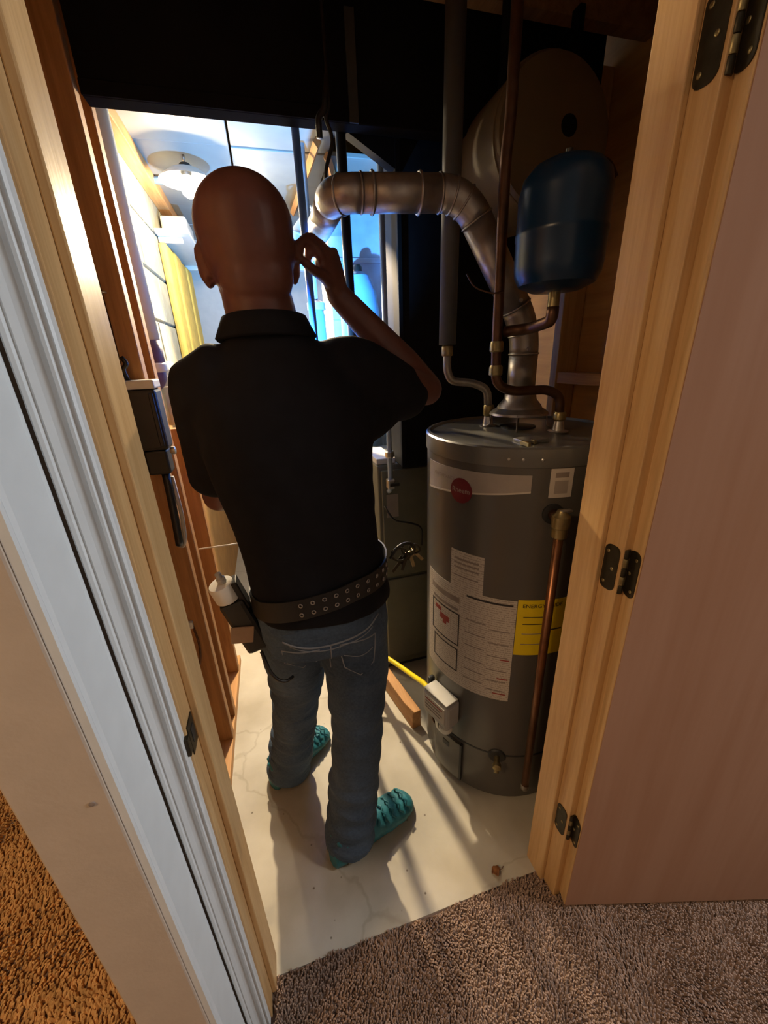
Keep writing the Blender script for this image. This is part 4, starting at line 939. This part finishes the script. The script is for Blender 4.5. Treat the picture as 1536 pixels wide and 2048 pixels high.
# --- polo shirt
bm = bmesh.new()
torso(bm, [(0.846, 0.072, 0.885, 0.166, 0.128), (0.87, 0.070, 0.885, 0.168, 0.130), (0.93, 0.062, 0.882, 0.164, 0.124), (1.00, 0.054, 0.880, 0.160, 0.120), (1.08, 0.046, 0.878, 0.163, 0.119), (1.16, 0.038, 0.875, 0.170, 0.122), (1.24, 0.032, 0.872, 0.178, 0.126), (1.31, 0.030, 0.872, 0.182, 0.122), (1.36, 0.030, 0.872, 0.174, 0.112), (1.40, 0.030, 0.874, 0.150, 0.098), (1.435, 0.026, 0.876, 0.112, 0.085), (1.462, 0.018, 0.878, 0.082, 0.076), (1.475, 0.016, 0.88, 0.076, 0.072)])
limb(bm, [(0.11, 0.872, 1.365), SH_R, (0.265, 0.930, 1.350), (0.330, 0.968, 1.332)], [(0.078, 0.080), (0.074, 0.080), (0.066, 0.078), (0.054, 0.062)], 24, flat=(0, 0, 1))
limb(bm, [(0.17, 0.875, 1.30), (0.25, 0.925, 1.300)], [0.075, 0.050], 20)
limb(bm, [(-0.06, 0.872, 1.365), SH_L, (-0.122, 0.925, 1.27), (-0.142, 0.975, 1.185)], [0.080, 0.078, 0.071, 0.064], 24)
shirt = fuse('polo_shirt', bm, 'shirt', man, 0.0065, 8)
# soft folds
me = shirt.data
nrm_ = [vv.normal.copy() for vv in me.vertices]
for vv in me.vertices:
    c = vv.co + man.location
    w = 1.0 if c.z < 1.34 else max(0, (1.44-c.z)/0.10)
    amp = 0.0045*noise.noise(V3((c.x*7, c.y*7, c.z*9+c.x*8))) + 0.0025*noise.noise(V3((c.x*18, c.y*18, c.z*22)))
    vv.co += nrm_[vv.index]*amp*w
# collar: folded band round the neck
v = []; f = []; n = 40
for i in range(n+1):
    a = R(-270+16) + (2*math.pi-R(32))*i/n; c, s = math.cos(a), math.sin(a)
    for rr_, dz in ((0.071, -0.012), (0.069, 0.026), (0.072, 0.030), (0.077, 0.028), (0.094, -0.008), (0.090, -0.013)):
        v.append((0.0135+rr_*c*1.03, 0.880+rr_*s*0.99, 1.475+dz+0.010*s*-0.6-0.004))
for i in range(n):
    for k in range(5): f.append((i*6+k, (i+1)*6+k, (i+1)*6+k+1, i*6+k+1))
    f.append((i*6+5, (i+1)*6+5, (i+1)*6, i*6))
f += [tuple(range(6)), tuple(n*6+k for k in range(5, -1, -1))]
from_data('collar', v, f, 'shirt', shirt, True)
# sleeve hem
q0 = V3((0.352, 0.988, 1.327))

# --- jeans
bm = bmesh.new()
torso(bm, [(0.74, 0.060, 0.89, 0.150, 0.115), (0.78, 0.060, 0.888, 0.160, 0.122), (0.83, 0.060, 0.887, 0.163, 0.124), (0.88, 0.060, 0.885, 0.158, 0.118), (0.93, 0.058, 0.882, 0.150, 0.110)])
RL = [(0.094, 0.104), (0.090, 0.094), (0.074, 0.078), (0.070, 0.073), (0.078, 0.077)]
limb(bm, [V3(p) for p in LEG_R[:-1]] + [(0.058, 0.788, 0.024)], RL, 24, flat=(0, 1, 0), open_end=True)
limb(bm, [V3(p) for p in LEG_L[:-1]] + [(-0.110, 1.088, 0.024)], RL, 24, flat=(0, 1, 0), open_end=True)
# seat
ellipsoid(bm, V3((0.120, 0.828, 0.80)), 0.078, 0.062, 0.085); ellipsoid(bm, V3((0.000, 0.840, 0.80)), 0.075, 0.062, 0.085)
jeans = fuse('jeans', bm, 'denim', man, 0.0065, 6)
nrm_ = [vv.normal.copy() for vv in jeans.data.vertices]
for vv in jeans.data.vertices:
    c = vv.co + man.location
    k = noise.noise(V3((c.x*8, c.y*8, c.z*15)))*0.006 + noise.noise(V3((c.x*20, c.y*20, c.z*34)))*0.003
    if c.z < 0.30: k += 0.004*math.sin(c.z*95+c.x*20)
    if 0.40 < c.z < 0.56: k += 0.003*math.sin(c.z*90-c.x*30)
    vv.co += nrm_[vv.index]*k
# stitching seams following the surface
def nearest_surface(o, p, d_):
    ok, loc, nrm, idx = o.ray_cast(V3(p), V3(d_).normalized())
    return (loc, nrm) if ok else (None, None)
bpy.context.view_layer.update()
def seam(name, pts, r, d_=(0, 1, 0), mat='denim_seam', o=jeans, lift=0.0006):
    out = []
    for p in pts:
        l, nrm = nearest_surface(o, p, d_)
        if l is not None: out.append(l + nrm*lift)
    if len(out) > 2: tube(name, out, r, mat, o, 6)
def arc(x0, z0, x1, z1, sag, n=18): return [(x0+(x1-x0)*t/n, 0.55, z0+(z1-z0)*t/n - sag*4*(t/n)*(1-t/n)) for t in range(n+1)]
seam('yoke_seam', arc(-0.045, 0.815, 0.062, 0.790, 0.006), 0.0024); seam('yoke_seam', arc(0.062, 0.790, 0.19, 0.825, 0.006), 0.0024); seam('yoke_seam', arc(-0.03, 0.803, 0.062, 0.778, 0.006), 0.0014); seam('yoke_seam', arc(0.062, 0.778, 0.17, 0.808, 0.006), 0.0014)
seam('centre_seam', [(0.062, 0.55, 0.79-0.012*k) for k in range(10)], 0.0016)
for x0, x1 in ((0.085, 0.175), (-0.05, 0.035)):
    seam('back_pocket', [(x0, 0.55, 0.785), (x0+0.002, 0.55, 0.74), (x0+0.008, 0.55, 0.70), ((x0+x1)/2, 0.55, 0.675), (x1-0.008, 0.55, 0.70), (x1-0.002, 0.55, 0.74), (x1, 0.55, 0.785)], 0.0016)
    seam('back_pocket', arc(x0, 0.785, x1, 0.785, 0.0), 0.0018); seam('pocket_stitch', arc(x0+0.008, 0.745, x1-0.008, 0.745, 0.014), 0.0012)

# --- shoe covers
def shoe(heel, toe, name, seed):
    h_, t_ = V3(heel), V3(toe); ax = (t_-h_); L = ax.length; ax.normalize(); si = V3((0, 0, 1)).cross(ax)
    bm = bmesh.new(); rings = []; seg = 22; prof = [(0.0, 0.012, 0.02, 0.05), (0.02, 0.030, 0.055, 0.07), (0.10, 0.040, 0.085, 0.095), (0.22, 0.043, 0.10, 0.10), (0.35, 0.043, 0.095, 0), (0.50, 0.047, 0.082, 0), (0.65, 0.052, 0.068, 0), (0.78, 0.053, 0.058, 0), (0.90, 0.045, 0.048, 0), (0.97, 0.030, 0.036, 0), (1.0, 0.010, 0.018, 0)]
    fine = []
    for i in range(len(prof)-1):
        for k in range(4): t = k/4; fine.append([prof[i][j]*(1-t)+prof[i+1][j]*t for j in range(4)])
    fine.append(prof[-1])
    for u, w, hgt, _ in fine:
        ring = []; wr = 1+0.05*math.sin(u*95+seed)
        for k in range(seg):
            a = 2*math.pi*k/seg; c, s = math.cos(a), math.sin(a)
            z = hgt*(0.5+0.5*s); side = w*math.copysign(abs(c)**0.8, c)*(1.0 if s < 0 else (1-0.25*s*s))
            if s < -0.55: z = 0.002
            k2 = wr*(1+0.05*noise.noise(V3((u*9, a*2, seed)))) if s > -0.3 else 1
            p = h_ + ax*(u*L) + si*side*k2 + V3((0, 0, max(0.002, z*k2)))
            ring.append(bm.verts.new(p))
        rings.append(ring)
    for i in range(len(rings)-1):
        for k in range(seg): bm.faces.new((rings[i][k], rings[i][(k+1) % seg], rings[i+1][(k+1) % seg], rings[i+1][k]))
    bm.faces.new(rings[0][::-1]); bm.faces.new(rings[-1])
    o = from_bm(name, bm, 'shoe_cover', man, True)
    # gathered elastic round the ankle
    c = h_ + ax*(0.22*L) + V3((0, 0, 0.098)); pts = []; 
    bmr = bmesh.new(); P = []
    for k in range(49):
        a = 2*math.pi*k/48; P.append(c + ax*math.cos(a)*(0.050+0.003*math.sin(a*14)) + si*math.sin(a)*(0.040+0.003*math.sin(a*14)) + V3((0, 0, 0.006*math.sin(a*9))))
    sweep(bmr, P, 0.007, 8); from_bm('elastic_band', bmr, 'shoe_cover', o, True)
    for k in range(6):
        u = 0.42+0.09*k; w = 0.044; hh = 0.088-0.05*(u-0.42)
        P = [h_ + ax*(u*L+0.006*math.sin(t*3)) + si*w*math.cos(math.pi*t/10)*0.92 + V3((0, 0, hh*(0.5+0.5*math.sin(math.pi*t/10))+0.001)) for t in range(11)]
        tube('pleat', P, [0.001]+[0.003]*9+[0.001], 'shoe_cover', o, 6)
    return o
shoe((-0.005, 0.752, 0), (0.283, 0.858, 0), 'shoe_cover', 1.0)
shoe((-0.172, 1.040, 0), (0.045, 1.210, 0), 'shoe_cover', 2.3)

# --- belt with eyelets
bpy.context.view_layer.update()
def belt_pt(a, dz=0.0, off=0.0):
    c, s_ = math.cos(a), math.sin(a); x = 0.061+0.17*c
    z = 0.918 + 0.16*(x-0.06); d_ = V3((-c, -s_*0.76, 0)).normalized()
    best = 0.12
    for dd in (-0.026, 0.0, 0.026):
        ok, loc, nrm, _ = shirt.ray_cast(V3((0.061, 0.882, z+dd)) - d_*0.5, d_)
        if ok: best = max(best, (loc - V3((0.061, 0.882, z+dd))).length)
    return V3((0.061, 0.882, z+dz)) - d_*(best+0.002+off)
v = []; f = []; n = 72
for i in range(n):
    a = 2*math.pi*i/n
    for dz, off in ((-0.026, 0.0), (-0.026, 0.004), (0.026, 0.004), (0.026, 0.0)): v.append(belt_pt(a, dz, off))
for i in range(n):
    j = (i+1) % n
    for k in range(4): f.append((i*4+k, j*4+k, j*4+(k+1) % 4, i*4+(k+1) % 4))
belt = from_data('belt', v, f, 'belt_black', man, True); belt.data.set_sharp_from_angle(angle=R(40))
for k in range(11):
    a = R(252+8.6*k)
    for dz in (-0.012, 0.012):
        p = belt_pt(a, dz, 0.005); nrm = V3((math.cos(a), math.sin(a)*0.76, 0))
        ring_torus('eyelet', p, 0.0042, 0.0013, 'galvanised', belt, nrm, 12, 6)

# things hanging on the belt
kr = empty('key_bunch', 'bunch of dark keys and rings sticking out at the man\'s right hip', 'keys', (0.275, 0.85, 0.95))
ring_torus('ring', (0.262, 0.842, 0.958), 0.020, 0.0028, 'bronze', kr, (0.3, 1, 0.2)); ring_torus('ring', (0.288, 0.848, 0.966), 0.017, 0.0026, 'bronze', kr, (0.1, 1, -0.3)); ring_torus('ring', (0.306, 0.852, 0.962), 0.014, 0.0024, 'bronze', kr, (0.6, 1, 0.2))
tube('clip', [(0.236, 0.835, 0.955), (0.255, 0.835, 0.985), (0.285, 0.842, 0.988), (0.300, 0.848, 0.970)], 0.004, 'plastic_black', kr, 8, rnd=0.02)
for k, (dx, dz, rt) in enumerate(((0.278, 0.935, 20), (0.296, 0.938, -15), (0.262, 0.926, 40), (0.312, 0.945, -40))):
    mt = Matrix.Translation((dx, 0.846+0.003*k, dz)) @ Matrix.Rotation(R(rt), 4, 'Y')
    bm = bmesh.new(); bbox(bm, -0.004, 0.004, -0.001, 0.001, -0.026, 0.008, mt); bbox(bm, -0.010, 0.010, -0.0013, 0.0013, 0.004, 0.022, mt); from_bm('key', bm, 'brass_dull' if k % 2 else 'bronze', kr)
hm = Matrix.Translation((-0.135, 0.862, 0.86)) @ Matrix.Rotation(R(-14), 4, 'Y') @ Matrix.Rotation(R(8), 4, 'X')
ho = empty('tool_holster', 'black belt holster with cord on the man\'s left hip', 'holster', (-0.13, 0.862, 0.77))
box('pouch', -0.028, 0.030, -0.026, 0.026, -0.115, 0.055, 'plastic_black', ho, bevel=0.010, mtx=hm)
box('belt_loop', 0.020, 0.034, -0.018, 0.018, 0.02, 0.10, 'belt_black', ho, bevel=0.003, mtx=hm)
box('leather_flap', -0.020, 0.032, -0.0305, -0.0255, -0.066, -0.016, 'leather_tan', ho, bevel=0.002, mtx=hm @ Matrix.Rotation(R(25), 4, 'Y'))
pc = [V3(p) for p in ((-0.100, 0.830, 0.765), (-0.093, 0.815, 0.745), (-0.085, 0.805, 0.715), (-0.070, 0.800, 0.692), (-0.052, 0.800, 0.682), (-0.035, 0.815, 0.68))]
tube('cord', pc, 0.0042, 'plastic_black', ho, 10, rnd=0.03)
sb = empty('spray_bottle', 'small bottle with off-white cap tucked in the man\'s hip holster', 'bottle', (-0.14, 0.862, 0.95))
lathe('cap', [(0.027, 0.0), (0.029, 0.002), (0.029, 0.040), (0.026, 0.045), (0.010, 0.047)], (0, 0, 0), 'plastic_white', sb, 28, mtx=hm @ Matrix.Translation((-0.002, 0, 0.0575)))
lathe('nozzle', [(0.010, 0.0), (0.010, 0.010), (0.007, 0.012), (0.007, 0.024), (0.004, 0.026)], (0, 0, 0), 'plastic_grey', sb, 16, mtx=hm @ Matrix.Translation((0.004, 0, 0.1055)))

# unseen torch added in his left hand as source of the blue light
tdir = V3((0.30, 0.85, 0.42)).normalized(); tq = tdir.to_track_quat('Z', 'Y').to_matrix().to_4x4()
to = empty('added_torch', 'unseen black torch added in front of the man for the blue light', 'added_torch', LED)
tm = Matrix.Translation((0.047, 1.268, 1.226)) @ Matrix.Rotation(R(8), 4, 'Y')
lathe('barrel', [(0.011, -0.075), (0.0125, -0.072), (0.0125, 0.055), (0.018, 0.075), (0.018, 0.088), (0.015, 0.089)], (0, 0, 0), 'plastic_black', to, 20, mtx=tm)
lathe('lens', [(0.0145, 0.0885), (0.0145, 0.0905), (0.004, 0.0908)], (0, 0, 0), 'led_glow', to, 20, mtx=tm)
tp_ = tm @ V3((0, 0, 0.10))
ll = light('added_torch_beam', 'SPOT', tp_, 250.0, (0.10, 0.42, 1.0), 0.012, target=tp_+V3((0.26, 0.80, 0.50)), spot_size=R(100), spot_blend=0.8)
ll.parent = to; fix(ll)
